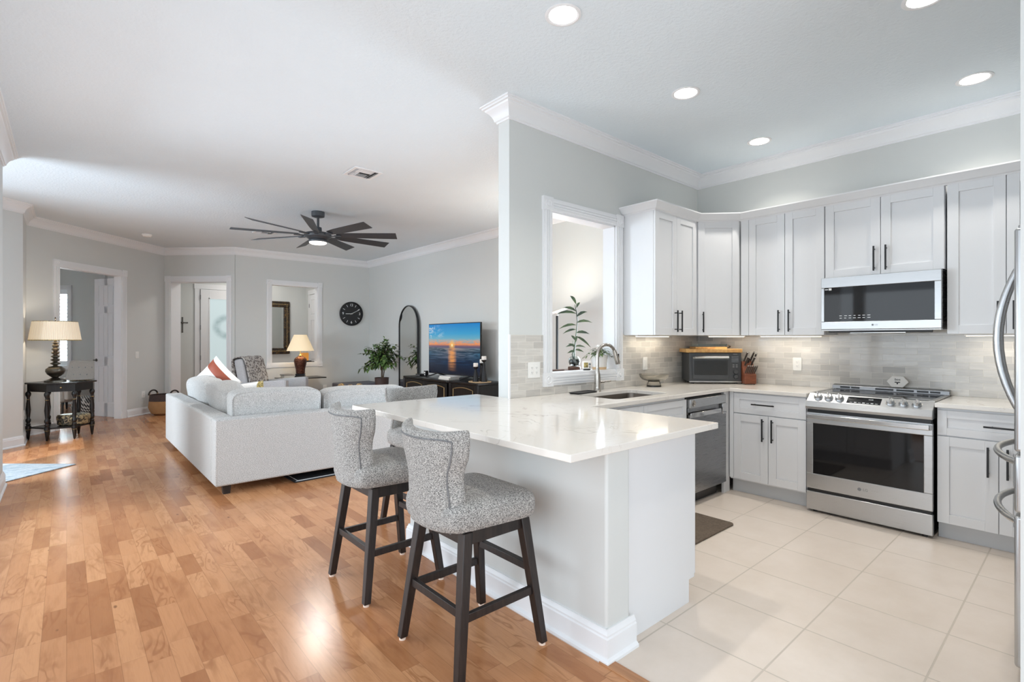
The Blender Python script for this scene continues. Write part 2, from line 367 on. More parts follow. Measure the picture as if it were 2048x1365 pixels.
MT['oak'] = mat_light_wood('pale_oak', ((190, 158, 118), (214, 184, 146)), (4, 30, 30), .5)
MT['charcoal'] = pm('charcoal_enamel', (78, 80, 83), .38, .4, var=.04)
MT['handle_horn'] = pm('riveted_handle', (60, 54, 50), .35, var=.3, scale=60)
MT['plate'] = pm('white_plate_plastic', (238, 237, 234), .4, var=.01)
MT['hole'] = pm('dark_slot', (70, 68, 66), .6)
MT['leaf'] = mat_leaf('ficus_leaf', (36, 58, 38), (112, 142, 76)); MT['leaf2'] = mat_leaf('bamboo_leaf', (40, 56, 42), (82, 104, 66))
MT['bark'] = pm('bark', (84, 68, 54), .9, var=.3, scale=30)
MT['pot_w'] = pm('white_ceramic', (236, 232, 226), .3, var=.02); MT['planter'] = pm('dark_woven_planter', (64, 48, 44), .6, var=.5, scale=40, bump=.5, bscale=90)
MT['petal'] = pm('white_petal', (246, 245, 242), .6, var=.02); MT['pebbles'] = mat_pattern('dark_pebbles', (30, 30, 32), (120, 118, 112), 90)
MT['ottoman'] = pm('plum_grey_leather', (84, 82, 92), .55, var=.08)
MT['pouf'] = mat_pattern('black_white_weave', (58, 56, 56), (214, 210, 204), 95)
MT['mat'] = mat_gilt('brown_woven_mat', (84, 72, 60), (116, 102, 88), 40, (.42, .6), .85)
MT['darkfloor'] = mat_dark_wood('dark_shadowed_board', (70, 50, 36), (100, 72, 50))
MT['paper'] = pm('book_paper', (226, 220, 208), .8); MT['bookred'] = pm('brown_book_cloth', (112, 78, 58), .7); MT['bookwhite'] = pm('white_book_cover', (228, 229, 230), .5)
MT['screen_txt'] = pm('white_marking', (214, 216, 218), .5, emit=((220, 222, 225), .12))
MT['grey_txt'] = pm('grey_marking', (132, 133, 135), .5)
MT['sinksteel'] = mat_steel('sink_steel', (128, 120, 112), .38)
MT['balls'] = mat_gilt('marbled_ball', (96, 74, 52), (214, 178, 120), 26, (.4, .6), .35)
MT['cross'] = pm('aged_iron', (92, 90, 86), .5, .4)
MT['threshold'] = mat_light_wood('threshold_strip', ((158, 108, 70), (186, 134, 92)), (30, 3, 30), .35)
MT['slat'] = pm('shutter_paint', (240, 242, 244), .5)
MT['sky'] = mat_emit('bright_outdoors', (232, 242, 250), 2.0)
MT['rubbermat'] = mat_gilt('black_bordered_mat', (24, 25, 28), (40, 42, 46), 60, (.5, .6), .8)
# ---------------------------------------------------------------- mesh helpers
def T(x=0, y=0, z=0): return Matrix.Translation((x, y, z))
def RX(a): return Matrix.Rotation(a, 4, 'X')
def RY(a): return Matrix.Rotation(a, 4, 'Y')
def RZ(a): return Matrix.Rotation(a, 4, 'Z')
class MB:
    def __init__(s): s.v = []; s.f = []; s.M = Matrix.Identity(4)
    def add(s, vs_, fs):
        o = len(s.v); s.v += [tuple(s.M @ Vector(p)) for p in vs_]; s.f += [tuple(i + o for i in f) for f in fs]; return s
    def box(s, x0, x1, y0, y1, z0, z1):
        x0, x1 = min(x0, x1), max(x0, x1); y0, y1 = min(y0, y1), max(y0, y1); z0, z1 = min(z0, z1), max(z0, z1)
        return s.add([(x0, y0, z0), (x1, y0, z0), (x1, y1, z0), (x0, y1, z0), (x0, y0, z1), (x1, y0, z1), (x1, y1, z1), (x0, y1, z1)],
                     [(0, 3, 2, 1), (4, 5, 6, 7), (0, 1, 5, 4), (1, 2, 6, 5), (2, 3, 7, 6), (3, 0, 4, 7)])
    def loops(s, ls, cap0=True, cap1=True, closed=True):
        n = len(ls[0]); vs_ = [p for l in ls for p in l]; fs = []
        for i in range(len(ls) - 1):
            for j in range(n if closed else n - 1):
                k = (j + 1) % n
                fs.append((i * n + j, i * n + k, (i + 1) * n + k, (i + 1) * n + j))
        if cap0: fs.append(tuple(range(n - 1, -1, -1)))
        if cap1: fs.append(tuple((len(ls) - 1) * n + j for j in range(n)))
        return s.add(vs_, fs)
    def prism(s, poly, z0, z1):
        return s.loops([[(x, y, z0) for x, y in poly], [(x, y, z1) for x, y in poly]])
    def lathe(s, prof, n=24, c=(0, 0, 0), cap0=True, cap1=True, rip=0, ripn=0):
        ls = []
        for r, z in prof:
            ls.append([(c[0] + (r + (rip if (j % 2 and ripn) else 0)) * math.cos(2 * PI * j / n), c[1] + (r + (rip if (j % 2 and ripn) else 0)) * math.sin(2 * PI * j / n), c[2] + z) for j in range(n)])
        return s.loops(ls, cap0, cap1)
    def cyl(s, p0, p1, r0, r1=None, n=16):
        return s.tube([p0, p1], [r0, r0 if r1 is None else r1], n)
    def tube(s, pts, r, n=10, cap=True, closed=False):
        pts = [Vector(p) for p in pts]; m = len(pts)
        rs = r if isinstance(r, (list, tuple)) else [r] * m
        ls = []; up = None
        for i, p in enumerate(pts):
            if closed: t = pts[(i + 1) % m] - pts[i - 1]
            else: t = pts[min(i + 1, m - 1)] - pts[max(i - 1, 0)]
            t.normalize()
            if up is None: up = Vector((0, 0, 1)) if abs(t.z) < .9 else Vector((1, 0, 0))
            a = (up - t * up.dot(t)); a = a.normalized() if a.length > 1e-6 else t.orthogonal().normalized()
            b = t.cross(a); up = a
            ls.append([tuple(p + (a * math.cos(2 * PI * j / n) + b * math.sin(2 * PI * j / n)) * rs[i]) for j in range(n)])
        if closed: ls.append(ls[0]); return s.loops(ls, False, False)
        return s.loops(ls, cap, cap)
    def ball(s, c, rx, ry=None, rz=None, n=18, m=10, e=1.0):
        ry = rx if ry is None else ry; rz = rx if rz is None else rz
        def sp(v, e_): return math.copysign(abs(v) ** e_, v)
        ls = []
        for i in range(1, m):
            ph = -PI / 2 + PI * i / m
            ls.append([(c[0] + rx * sp(math.cos(ph), e) * sp(math.cos(2 * PI * j / n), e), c[1] + ry * sp(math.cos(ph), e) * sp(math.sin(2 * PI * j / n), e), c[2] + rz * sp(math.sin(ph), e)) for j in range(n)])
        o = len(s.v); s.loops(ls, False, False)
        k = (m - 1) * n
        s.v += [tuple(s.M @ Vector((c[0], c[1], c[2] - rz))), tuple(s.M @ Vector((c[0], c[1], c[2] + rz)))]
        for j in range(n):
            s.f.append((o + k, o + (j + 1) % n, o + j)); s.f.append((o + k + 1, o + k - n + j, o + k - n + (j + 1) % n))
        return s
    def sweep(s, prof, path, closed=False):
        """prof: (out, z) pairs; path: (x, y) points, out is to the left of travel; mitred corners"""
        P = [Vector(p) for p in path]; n = len(P); ls = []
        for i in range(n):
            a = (P[i] - P[i - 1]).normalized() if (i > 0 or closed) else None
            b = (P[(i + 1) % n] - P[i]).normalized() if (i < n - 1 or closed) else None
            na = Vector((-a.y, a.x)) if a is not None else None; nb = Vector((-b.y, b.x)) if b is not None else None
            if na is None: m_ = nb
            elif nb is None: m_ = na
            else:
                m_ = (na + nb); m_ = m_ / max(1e-6, m_.dot(na))
            ls.append([(P[i].x + m_.x * o, P[i].y + m_.y * o, z) for o, z in prof])
        return s.loops(ls, True, True)
    def shaker(s, x0, x1, z0, z1, y=0.0, t=.019, st=.062, dp=.010):
        """framed door with a recessed flat panel, front at local y (facing -y)"""
        s.box(x0, x0 + st, y, y + t, z0, z1); s.box(x1 - st, x1, y, y + t, z0, z1)
        s.box(x0 + st, x1 - st, y, y + t, z0, z0 + st); s.box(x0 + st, x1 - st, y, y + t, z1 - st, z1)
        s.box(x0 + st, x1 - st, y + dp, y + t, z0 + st, z1 - st); return s
def text_mb(mb, txt, size, M, depth=.0006):
    cu = bpy.data.curves.new('t', 'FONT'); cu.body = txt; cu.size = size; cu.align_x = 'CENTER'; cu.align_y = 'CENTER'; cu.extrude = depth
    ob = bpy.data.objects.new('t', cu); me = bpy.data.meshes.new_from_object(ob)
    old = mb.M; mb.M = old @ M
    mb.add([tuple(v.co) for v in me.vertices], [tuple(p.vertices) for p in me.polygons]); mb.M = old
    bpy.data.objects.remove(ob); bpy.data.curves.remove(cu); bpy.data.meshes.remove(me)
FRONT = RX(PI / 2)          # text lying in xy turned to stand in xz, facing -y
_off = {}
def obj(name, mb, mat, parent=None, bevel=0.0, seg=2, smooth=True, sub=0, angle=35, local=True):
    me = bpy.data.meshes.new(name); me.from_pydata(mb.v, [], mb.f)
    bm = bmesh.new(); bm.from_mesh(me); bmesh.ops.recalc_face_normals(bm, faces=bm.faces); bm.to_mesh(me); bm.free()
    if smooth:
        me.shade_smooth(); me.set_sharp_from_angle(angle=math.radians(angle))
    me.materials.append(MT[mat] if isinstance(mat, str) else mat)
    o = bpy.data.objects.new(name, me); C.objects.link(o)
    if parent is not None: o.parent = parent
    if bevel:
        b = o.modifiers.new('edge', 'BEVEL'); b.width = bevel; b.segments = seg; b.limit_method = 'ANGLE'; b.angle_limit = math.radians(40); b.harden_normals = False
    if sub:
        u = o.modifiers.new('smooth', 'SUBSURF'); u.levels = sub; u.render_levels = sub
    return o
def tag(o, label, cat, group=None, kind=None):
    if label: o['label'] = label
    if cat: o['category'] = cat
    if group: o['group'] = group
    if kind: o['kind'] = kind
    return o
def thing(name, label, cat, loc=(0, 0, 0), rotz=0.0, group=None):
    o = bpy.data.objects.new(name, None); C.objects.link(o); o.empty_display_size = .1
    o.location = loc; o.rotation_euler = (0, 0, rotz)
    return tag(o, label, cat, group)
def single(name, mb, mat, label, cat, loc=(0, 0, 0), rotz=0.0, group=None, **kw):
    o = obj(name, mb, mat, None, **kw); o.location = loc; o.rotation_euler = (0, 0, rotz)
    return tag(o, label, cat, group)
def struct(name, mb, mat, loc=(0, 0, 0), rotz=0.0, parent=None, **kw):
    o = obj(name, mb, mat, parent, **kw); o.location = loc; o.rotation_euler = (0, 0, rotz)
    if parent is None: o['kind'] = 'structure'
    return o
def copy_tree(o, parent=None):
    c = o.copy(); C.objects.link(c)
    if parent is not None: c.parent = parent
    for ch in list(o.children):
        copy_tree(ch, c)
    return c
def relabel(o, label): o['label'] = label; return o

# ---------------------------------------------------------------- the rooms
H = 3.05; XW = 5.03; YS = 2.77; YC = 10.55
m = MB(); m.box(-7, 1.655, -1.7, 17, -.06, 0).box(1.655, 9, 2.75, 17, -.06, 0)
struct('floor', m, 'wood_floor')
m = MB().box(1.71, 5.2, -1.7, 2.75, -.06, 0)
struct('floor_kitchen', m, 'tile_floor')
m = MB().prism([(0, 0), (.055, 0), (.055, 2.95), (0, 2.95)], -.06, .006)
struct('trim_threshold', m, 'threshold', (1.655, -1.6, 0), bevel=.003)

def wall(name, loc, rotz, L, thick, openings=(), h=H, mat='wall', y0=0.0):
    m = MB(); xs = 0.0
    for a, b, z0, z1 in sorted(openings):
        if a > xs: m.box(xs, a, y0, y0 + thick, 0, h)
        if z0 > 0: m.box(a, b, y0, y0 + thick, 0, z0)
        if z1 < h: m.box(a, b, y0, y0 + thick, z1, h)
        xs = b
    if xs < L: m.box(xs, L, y0, y0 + thick, 0, h)
    return struct(name, m, mat, loc, rotz, smooth=False)
# right wall of kitchen and living room (local x runs towards -y, local y into the wall)
wall('wall_right', (XW, 10.7, 0), -PI / 2, 12.4, .15, [(10.7 - 3.90, 10.7 - 3.02, .30, 2.0)])  # opening added for the living room fill light
m = MB().box(-.01, .05, 3.02, 3.07, .30, 2.0).box(-.01, .05, 3.85, 3.90, .30, 2.0).box(-.01, .05, 3.02, 3.90, .30, .35).box(-.01, .05, 3.02, 3.90, 1.95, 2.0).box(-.005, .03, 3.44, 3.47, .35, 1.95)
struct('added_window', m, 'trim', (XW, 0, 0))  # invented frame, out of view, around the added living room fill
wall('wall_sink', (2.395, YS, 0), 0, XW - 2.395, .12, [(2.82 - 2.395, 3.62 - 2.395, 1.075, 2.335)])
wall('wall_clock', (2.37, YC, 0), 0, XW - 2.37, .15, [(3.0 - 2.37, 3.9 - 2.37, .878, 2.42)])
R4 = PI / 4
wall('wall_entry', (1.38, 11.53, 0), -R4, 1.385, .25, [(.128, 1.235, 0, 2.435)])
wall('wall_door', (-.423, 9.727, 0), R4, 2.55, .12, [(.478, 1.587, 0, 2.42)])
m = MB().box(-.56, -.42, 8.89, 9.80, 0, H); struct('wall_jog', m, 'wall', smooth=False)
wall('wall_alcove_back', (-1.5, 7.805, 0), R4, 1.535, .12)
m = MB().box(-.58, -.44, 5.6, 6.57, 0, H).box(-.58, -.44, -1.6, 5.6, 2.5, H).box(-.58, -.44, -1.6, -.4, 0, 2.5).box(-.58, -.44, 2.45, 2.6, 0, 2.5).box(-.58, -.44, -.4, 5.6, 0, .12)
struct('wall_left', m, 'wall', smooth=False)
m = MB().box(-3.34, -3.2, 3.6, 4.98, 0, H).box(-3.34, -3.2, 5.70, 8.0, 0, H).box(-3.34, -3.2, 4.98, 5.70, 0, 1.52).box(-3.34, -3.2, 4.98, 5.70, 1.95, H).box(-3.2, -.58, 3.6, 3.72, 0, H).box(-3.2, -1.5, 7.8, 7.92, 0, H)
struct('wall_alcove', m, 'wall', smooth=False)
m = MB().box(2.2, 5.18, -.74, -.6, 0, H).box(2.06, 2.2, -1.6, -.6, 0, H).box(2.2, 2.26, -.6, .150, 0, H); struct('wall_fridge_side', m, 'wall', smooth=False)
m = MB().box(-.58, -.35, -1.74, -1.6, 0, H).box(-.35, 2.06, -1.74, -1.6, 2.45, H); struct('wall_back', m, 'wall', smooth=False)
# foyer and study beyond
m = MB().box(.6, 4.53, 12.64, 12.78, 0, H).box(4.39, 4.53, 10.7, 12.64, 0, H); struct('wall_foyer', m, 'wall', smooth=False)
m = MB().prism([(.6, 12.64), (1.40, 11.62), (1.50, 11.70), (.70, 12.72)], 0, H).box(.56, .70, 12.66, 13.5, 0, H); struct('wall_study_right', m, 'wall', smooth=False)
wall('wall_study_window', (-.9, 14.9, 0), -R4, 2.1, .14, [(.42, 1.32, .80, 2.38)])
wall('wall_study_left', (-3.2, 11.95, 0), R4, 4.2, .12)
# peninsula knee wall
m = MB().prism([(1.69, 1.335), (1.85, 1.335), (1.85, 2.80), (2.395, 2.80), (2.395, 2.95), (1.69, 2.95)], 0, .882)
struct('wall_peninsula', m, 'wall', bevel=.012, seg=3)

# ceiling with holes for the recessed lamps
CANS = [(1.97, 1.845), (3.235, 1.87), (4.50, 1.905), (4.484, .52), (3.235, .56)]
m = MB().box(-4.2, 9, -1.8, 17, H, H + .16)
ceil = struct('ceiling', m, 'ceiling', smooth=False)
mc = MB()
for x, y in CANS: mc.cyl((x, y, H - .05), (x, y, H + .12), .078, n=32)
cut = obj('cutter', mc, 'ceiling'); bo = ceil.modifiers.new('holes', 'BOOLEAN'); bo.object = cut; bo.operation = 'DIFFERENCE'; bo.solver = 'EXACT'
dg = bpy.context.evaluated_depsgraph_get(); me2 = bpy.data.meshes.new_from_object(ceil.evaluated_get(dg))
ceil.modifiers.clear(); ceil.data = me2; bpy.data.objects.remove(cut)

CROWN = [(0, 0), (0, -.128), (.010, -.128), (.012, -.118), (.022, -.112), (.026, -.096), (.034, -.078), (.050, -.054), (.070, -.038), (.074, -.026), (.088, -.024), (.090, -.012), (.100, -.010), (.102, 0)]
CROWN = [(a, H + b) for a, b in CROWN]
m = MB().sweep(CROWN, [(XW, -.6), (XW, YS), (2.395, YS), (2.395, YS + .12), (XW, YS + .12), (XW, YC), (2.37, YC), (1.38, 11.53), (-.42, 9.73), (-.42, 8.885), (-1.5, 7.805)])
struct('trim_crown', m, 'trim', angle=20)
m = MB().sweep(CROWN, [(-.58, 6.57), (-.44, 6.57), (-.44, -1.6)][::1]); struct('trim_crown_left', m, 'trim', angle=20)
m = MB().sweep(CROWN, [(4.39, 10.72), (4.39, 12.64), (1.2, 12.64)]); struct('trim_crown_foyer', m, 'trim', angle=20)
BASE = [(0, 0), (.030, 0), (.030, .012), (.018, .022), (.018, .098), (.014, .104), (.014, .112), (.008, .122), (.006, .132), (0, .132)]
def d45(s): k = math.sqrt(.5); return (-.423 + s * k, 9.727 + s * k)
m = MB().sweep(BASE, [(XW, YS + .12), (XW, YC), (2.37, YC), (2.315, 10.605)])
m.sweep(BASE, [(1.385, 11.525), d45(1.69)][::1]); m.sweep(BASE, [d45(.385), (-.42, 9.727), (-.42, 8.885), (-1.5, 7.805)])
struct('baseboard_living', m, 'trim', angle=20)
m = MB().sweep(BASE, [(-.56, 6.57), (-.44, 6.57), (-.44, 5.6)]); struct('baseboard_left', m, 'trim', angle=20)
m = MB().sweep(BASE, [(1.875, 1.335), (1.69, 1.335), (1.69, 2.95), (2.395, 2.95)]); struct('baseboard_peninsula', m, 'trim', angle=20)
m = MB().sweep(BASE, [(4.39, 10.72), (4.39, 12.64), (1.3, 12.64)]); struct('baseboard_foyer', m, 'trim', angle=20)
# white edge of the sink wall end
# fluted casings with corner blocks
def casing(name, loc, rotz, a, b, z0, z1, wd=.092, sill=False, y=0.0, jamb=.12):
    m = MB(); t = .018
    def flute(x0, x1, zz0, zz1, vert):
        m.box(x0, x1, y - t, y, zz0, zz1)
        for k in (.2, .42, .64):
            if vert: m.box(x0 + wd * k, x0 + wd * (k + .14), y - t - .006, y - t, zz0, zz1)
            else: m.box(x0, x1, y - t - .006, y - t, zz0 + wd * k, zz0 + wd * (k + .14))
    flute(a - wd, a, z0, z1, True); flute(b, b + wd, z0, z1, True); flute(a, b, z1, z1 + wd, False)
    blocks = [(a - wd / 2, z1 + wd / 2), (b + wd / 2, z1 + wd / 2)]
    if sill: flute(a, b, z0 - wd, z0, False); blocks += [(a - wd / 2, z0 - wd / 2), (b + wd / 2, z0 - wd / 2)]
    for cx, cz in blocks:
        h = wd / 2 + .006; m.box(cx - h, cx + h, y - t - .008, y, cz - h, cz + h)
        old = m.M; m.M = old @ T(cx, y - t - .008, cz) @ RX(PI / 2)
        m.lathe([(.034, 0), (.034, .004), (.028, .005), (.026, .001), (.016, .001), (.012, .006), (.004, .007)], 20); m.M = old
    # jamb lining
    m.box(a - .004, a + .012, y - .002, y + jamb, z0, z1); m.box(b - .012, b + .004, y - .002, y + jamb, z0, z1); m.box(a, b, y - .002, y + jamb, z1 - .012, z1 + .004)
    if sill: m.box(a, b, y - .012, y + jamb + .006, z0 - .02, z0 + .004)
    return struct(name, m, 'trim', loc, rotz, angle=25)
casing('trim_1', (2.395, YS, 0), 0, 2.82 - 2.395, 3.62 - 2.395, 1.075, 2.335, sill=True, jamb=.122)
casing('trim_2', (2.37, YC, 0), 0, 3.0 - 2.37, 3.9 - 2.37, .878, 2.42, wd=.084, sill=True, jamb=.152)
casing('trim_3', (1.38, 11.53, 0), -R4, .128, 1.235, 0, 2.435, jamb=.252)
casing('trim_4', (-.423, 9.727, 0), R4, .478, 1.587, 0, 2.42, jamb=.122)
# backsplash
m = MB().box(0, 2.73 - 2.395, 0, .010, .914, 1.372).box(3.715 - 2.395, XW - 2.395, 0, .010, .914, 1.385).box(2.73 - 2.395, 3.715 - 2.395, 0, .010, .914, .985)
o = struct('wall_backsplash_sink', m, 'splash_x', (2.395, YS - .010, 0), smooth=False)
m = MB().box(0, .010, -.55, YS - .01, .914, 1.42)
o = struct('wall_backsplash_range', m, 'splash_y', (XW - .010, 0, 0), smooth=False)
m = MB().box(2.385, 2.397, YS - .014, YS + .002, .914, 1.374); struct('trim_tile_edge', m, 'trim')
# ---------------------------------------------------------------- kitchen cabinets
def bar_handle(parent, x, y, z, L, vert=True, name='bar_handle'):
    m = MB(); r = .0055
    if vert:
        m.box(x - r, x + r, y - .036, y - .026, z, z + L)
        for k in (.12, .88): m.cyl((x, y - .028, z + L * k), (x, y + .002, z + L * k), .0045, n=10)
    else:
        m.box(x, x + L, y - .036, y - .026, z - r, z + r)
        for k in (.12, .88): m.cyl((x + L * k, y - .028, z), (x + L * k, y + .002, z), .0045, n=10)
    return obj(name, m, 'black', parent, bevel=.0015)
def door(parent, x0, x1, z0, z1, hx=None, hz=None, hl=.19, name='door', hname='bar_handle', vert=True, st=.062):
    d = obj(name, MB().shaker(x0, x1, z0, z1, 0, st=st), 'cab', parent, bevel=.0015, smooth=False)
    if hx is not None: bar_handle(d, hx, 0, hz, hl, vert)
    return d
ZB = 1.377; ZT = 2.437
def upper(name, label, loc, rotz, w, doors, depth=.33, zb=ZB, left_side=True):
    t = thing(name, label, 'cabinet', loc, rotz, None)
    obj('cabinet_box', MB().box(.001, w - .001, .020, depth, zb, ZT), 'cab', t, bevel=.001, smooth=False)
    for d in doors: door(t, *d)
    return t
# left of the sink window (27 in), faces -y
upper('wall_cabinet', 'two-door white wall cabinet with exposed left side, beside the pass-through opening', (3.735, 2.44, 0), 0, .683,
      [(.004, .340, ZB, ZT, .306, 1.405), (.344, .680, ZB, ZT, .378, 1.405)])
# diagonal corner cabinet
t = thing('corner_wall_cabinet', 'single-door white wall cabinet set diagonally across the corner above the toaster oven', 'cabinet', (4.42, 2.44, 0), -PI / 4)
obj('cabinet_box', MB().prism([(.001, .020), (.395, .020), (.610, .235), (.194, .636), (-.220, .235)], ZB, ZT), 'cab', t, smooth=False)
door(t, .012, .384, ZB, ZT, .052, 1.405)
# right of the diagonal: filler + two doors, faces -x
t = upper('wall_cabinet', 'two-door white wall cabinet between the diagonal corner cabinet and the microwave', (4.70, 2.158, 0), -PI / 2, .694,
      [(.074, .382, ZB, ZT, .340, 1.405), (.386, .690, ZB, ZT, .424, 1.405)])
obj('filler_strip', MB().box(0, .070, .004, .02, ZB, ZT), 'cab', t)
upper('wall_cabinet', 'short two-door white wall cabinet mounted directly above the microwave', (4.70, 1.463, 0), -PI / 2, .762,
      [(.004, .379, 1.842, ZT, .343, 1.868), (.383, .758, 1.842, ZT, .419, 1.868)], zb=1.842)
upper('wall_cabinet', 'tall white wall cabinet right of the microwave, partly behind the refrigerator handle', (4.70, .693, 0), -PI / 2, .64,
      [(.004, .304, ZB, ZT, .268, 1.405), (.308, .61, ZB, ZT, .344, 1.405)])
CC = [(-.02, ZT - .004), (.004, ZT - .004), (.008, ZT + .004), (.020, ZT + .010), (.052, ZT + .050), (.060, ZT + .056), (.060, ZT + .066), (.0, ZT + .066), (-.02, ZT + .066)]
m = MB().sweep(CC, [(4.70, .055), (4.70, 2.16), (4.42, 2.44), (3.735, 2.44), (3.735, 2.768)])
single('cabinet_crown_moulding', m, 'cab', 'sloped white crown moulding running along the tops of all wall cabinets', 'moulding', angle=20)
# under-cabinet light bars
def led(label, loc, rotz, L, power):
    t = thing('under_cabinet_light', label, 'light', loc, rotz, None)
    obj('housing', MB().box(0, L, 0, .03, -.012, -.0005), 'plate', t, bevel=.002); obj('diffuser', MB().box(.01, L - .01, .004, .026, -.0155, -.012), 'led', t)
    o = area('under_cabinet_glow', (L / 2, .015, -.02), (0, 0, 0), L - .04, .02, power, (1, .90, .74)); o.parent = t
led('slim light bar under the wall cabinet next to the pass-through', (3.80, 2.66, ZB), 0, .52, .55)
led('slim light bar under the diagonal corner cabinet', (4.60, 2.42, ZB), -PI / 4, .34, .5)
led('slim light bar under the wall cabinet left of the microwave', (4.87, 2.06, ZB), -PI / 2, .52, .6)
led('slim light bar under the wall cabinet right of the microwave', (4.87, .62, ZB), -PI / 2, .5, .5)

# base cabinets
def base(name, label, loc, rotz, w, depth=.62, kick=True):
    t = thing(name, label, 'cabinet', loc, rotz)
    obj('cabinet_box', MB().box(.001, w - .001, .020, depth, .115, .883), 'cab', t, smooth=False)
    if kick: obj('toe_kick', MB().box(.001, w - .001, .065, .085, 0, .115), 'kick', t)
    return t
XB = 4.40
t = base('base_cabinet', 'white base cabinet with one drawer over two doors, left of the range', (XB, 2.12, 0), -PI / 2, .622)
obj('filler_strip', MB().box(-.0, .034, .004, .02, .13, .88), 'cab', t)
d = door(t, .038, .618, .702, .872, .20, .787, .185, name='drawer', vert=False, st=.05)
door(t, .038, .326, .128, .694, .29, .482); door(t, .330, .618, .128, .694, .366, .482)
t = base('base_cabinet', 'white base cabinet with one drawer over two doors, right of the range beside the refrigerator', (XB, .700, 0), -PI / 2, .72)
door(t, .004, .60, .700, .866, .235, .783, .33, name='drawer', vert=False, st=.05)
door(t, .004, .302, .115, .692, .256, .466); door(t, .306, .60, .115, .692, .346, .466)
t = thing('sink_cabinet', 'white sink base cabinet with false drawer front, under the sink counter', 'cabinet', (2.52, 2.13, 0), 0)
obj('cabinet_box', MB().box(.001, .02, .02, .62, .115, .883).box(1.165, 1.184, .02, .62, .115, .883).box(.02, 1.165, .60, .62, .115, .883).box(.02, 1.165, .02, .60, .115, .135).box(.02, 1.165, .02, .04, .135, .883), 'cab', t, smooth=False)
obj('toe_kick', MB().box(.001, 1.184, .065, .085, 0, .115), 'kick', t)
door(t, .60, 1.180, .702, .862, name='false_drawer_front', st=.05); door(t, .60, 1.18, .128, .694); door(t, .02, .596, .128, .862)
t = base('corner_filler_cabinet', 'narrow white corner panel between dishwasher and base cabinet', (4.315, 2.13, 0), 0, .082, .5, kick=False)
obj('stile', MB().box(0, .108, 0, .02, 0, .88), 'cab', t)
# peninsula cabinet, doors towards the kitchen (+x)
t = thing('peninsula_cabinet', 'white peninsula cabinet with plain end panel under the bar counter', 'cabinet', (1.86, 1.36, 0), 0)
obj('end_panel', MB().prism([(0, 0), (.525, 0), (.525, .018), (0, .018)], 0, .115).box(0, .578, 0, .018, .115, .883), 'cab', t, smooth=False)
obj('cabinet_box', MB().box(.0, .575, .018, .758, .115, .883), 'cab', t, smooth=False)
obj('toe_kick', MB().box(.50, .522, .018, .758, 0, .115), 'kick', t)
for k in range(2):
    m = MB(); m.M = T(.598, .006 + .378 * k, 0) @ RZ(PI / 2); m.shaker(0, .374, .125, .862, 0); obj('door', m, 'cab', t, bevel=.0015, smooth=False)

# worktops
m = MB(); zt0, zt1 = .884, .914
# L shaped slab in pieces around the sink hole
SX0, SX1, SY0, SY1 = 2.925, 3.605, 2.225, 2.605
outer = [(1.387, 1.262), (2.500, 1.262), (2.500, 2.105), (4.372, 2.105), (4.372, 1.492), (XW - .012, 1.492), (XW - .012, YS - .012), (2.397, YS - .012), (2.397, 3.155), (1.387, 3.155)]
def rrect(x0, x1, y0, y1, r, n=5):
    pts = []
    for cx, cy, a0 in ((x1 - r, y1 - r, 0), (x0 + r, y1 - r, PI / 2), (x0 + r, y0 + r, PI), (x1 - r, y0 + r, 1.5 * PI)):
        for k in range(n + 1): pts.append((cx + r * math.cos(a0 + k * PI / 2 / n), cy + r * math.sin(a0 + k * PI / 2 / n)))
    return pts
cut = obj('cutter', MB().prism(rrect(SX0, SX1, SY0, SY1, .045), zt0 - .1, zt1 + .1), 'quartz')
slab = obj('slab', MB().prism(outer, zt0, zt1), 'quartz')
bo = slab.modifiers.new('sink', 'BOOLEAN'); bo.object = cut; bo.operation = 'DIFFERENCE'; bo.solver = 'EXACT'
dg = bpy.context.evaluated_depsgraph_get(); me = bpy.data.meshes.new_from_object(slab.evaluated_get(dg))
m.add([tuple(v.co) for v in me.vertices], [tuple(p.vertices) for p in me.polygons])
for o_ in (cut, slab): bpy.data.objects.remove(o_)
bpy.data.meshes.remove(me)
single('worktop', m, 'quartz', 'long white quartz worktop with faint veins covering the peninsula, sink run and corner', 'countertop', smooth=False, bevel=.003)
m = MB().box(4.372, XW - .012, -.1, .706, zt0, zt1)
single('worktop', m, 'quartz', 'short white quartz worktop right of the range', 'countertop', smooth=False, bevel=.003)
# sink
m = MB(); e = .004
lo = rrect(SX0 + .02, SX1 - .02, SY0 + .02, SY1 - .02, .05); up = rrect(SX0 - e, SX1 + e, SY0 - e, SY1 + e, .047); fl = rrect(SX0 - .02, SX1 + .02, SY0 - .02, SY1 + .02, .05)
m.loops([[(x, y, zt0 - .001) for x, y in fl], [(x, y, zt0 - .001) for x, y in up], [(x, y, zt0 - .19) for x, y in lo], [(x, y, zt0 - .20) for x, y in rrect(SX0 + .04, SX1 - .04, SY0 + .04, SY1 - .04, .05)]], False, True)
t = thing('kitchen_sink', 'undermount stainless steel sink sunk in the worktop', 'sink', (0, 0, 0))
obj('basin', m, 'sinksteel', t, angle=50)
obj('drain', MB().lathe([(.001, .0), (.045, .0), (.045, .004), (.02, .004)], 20, (3.26, 2.42, zt0 - .199)), 'chrome', t)
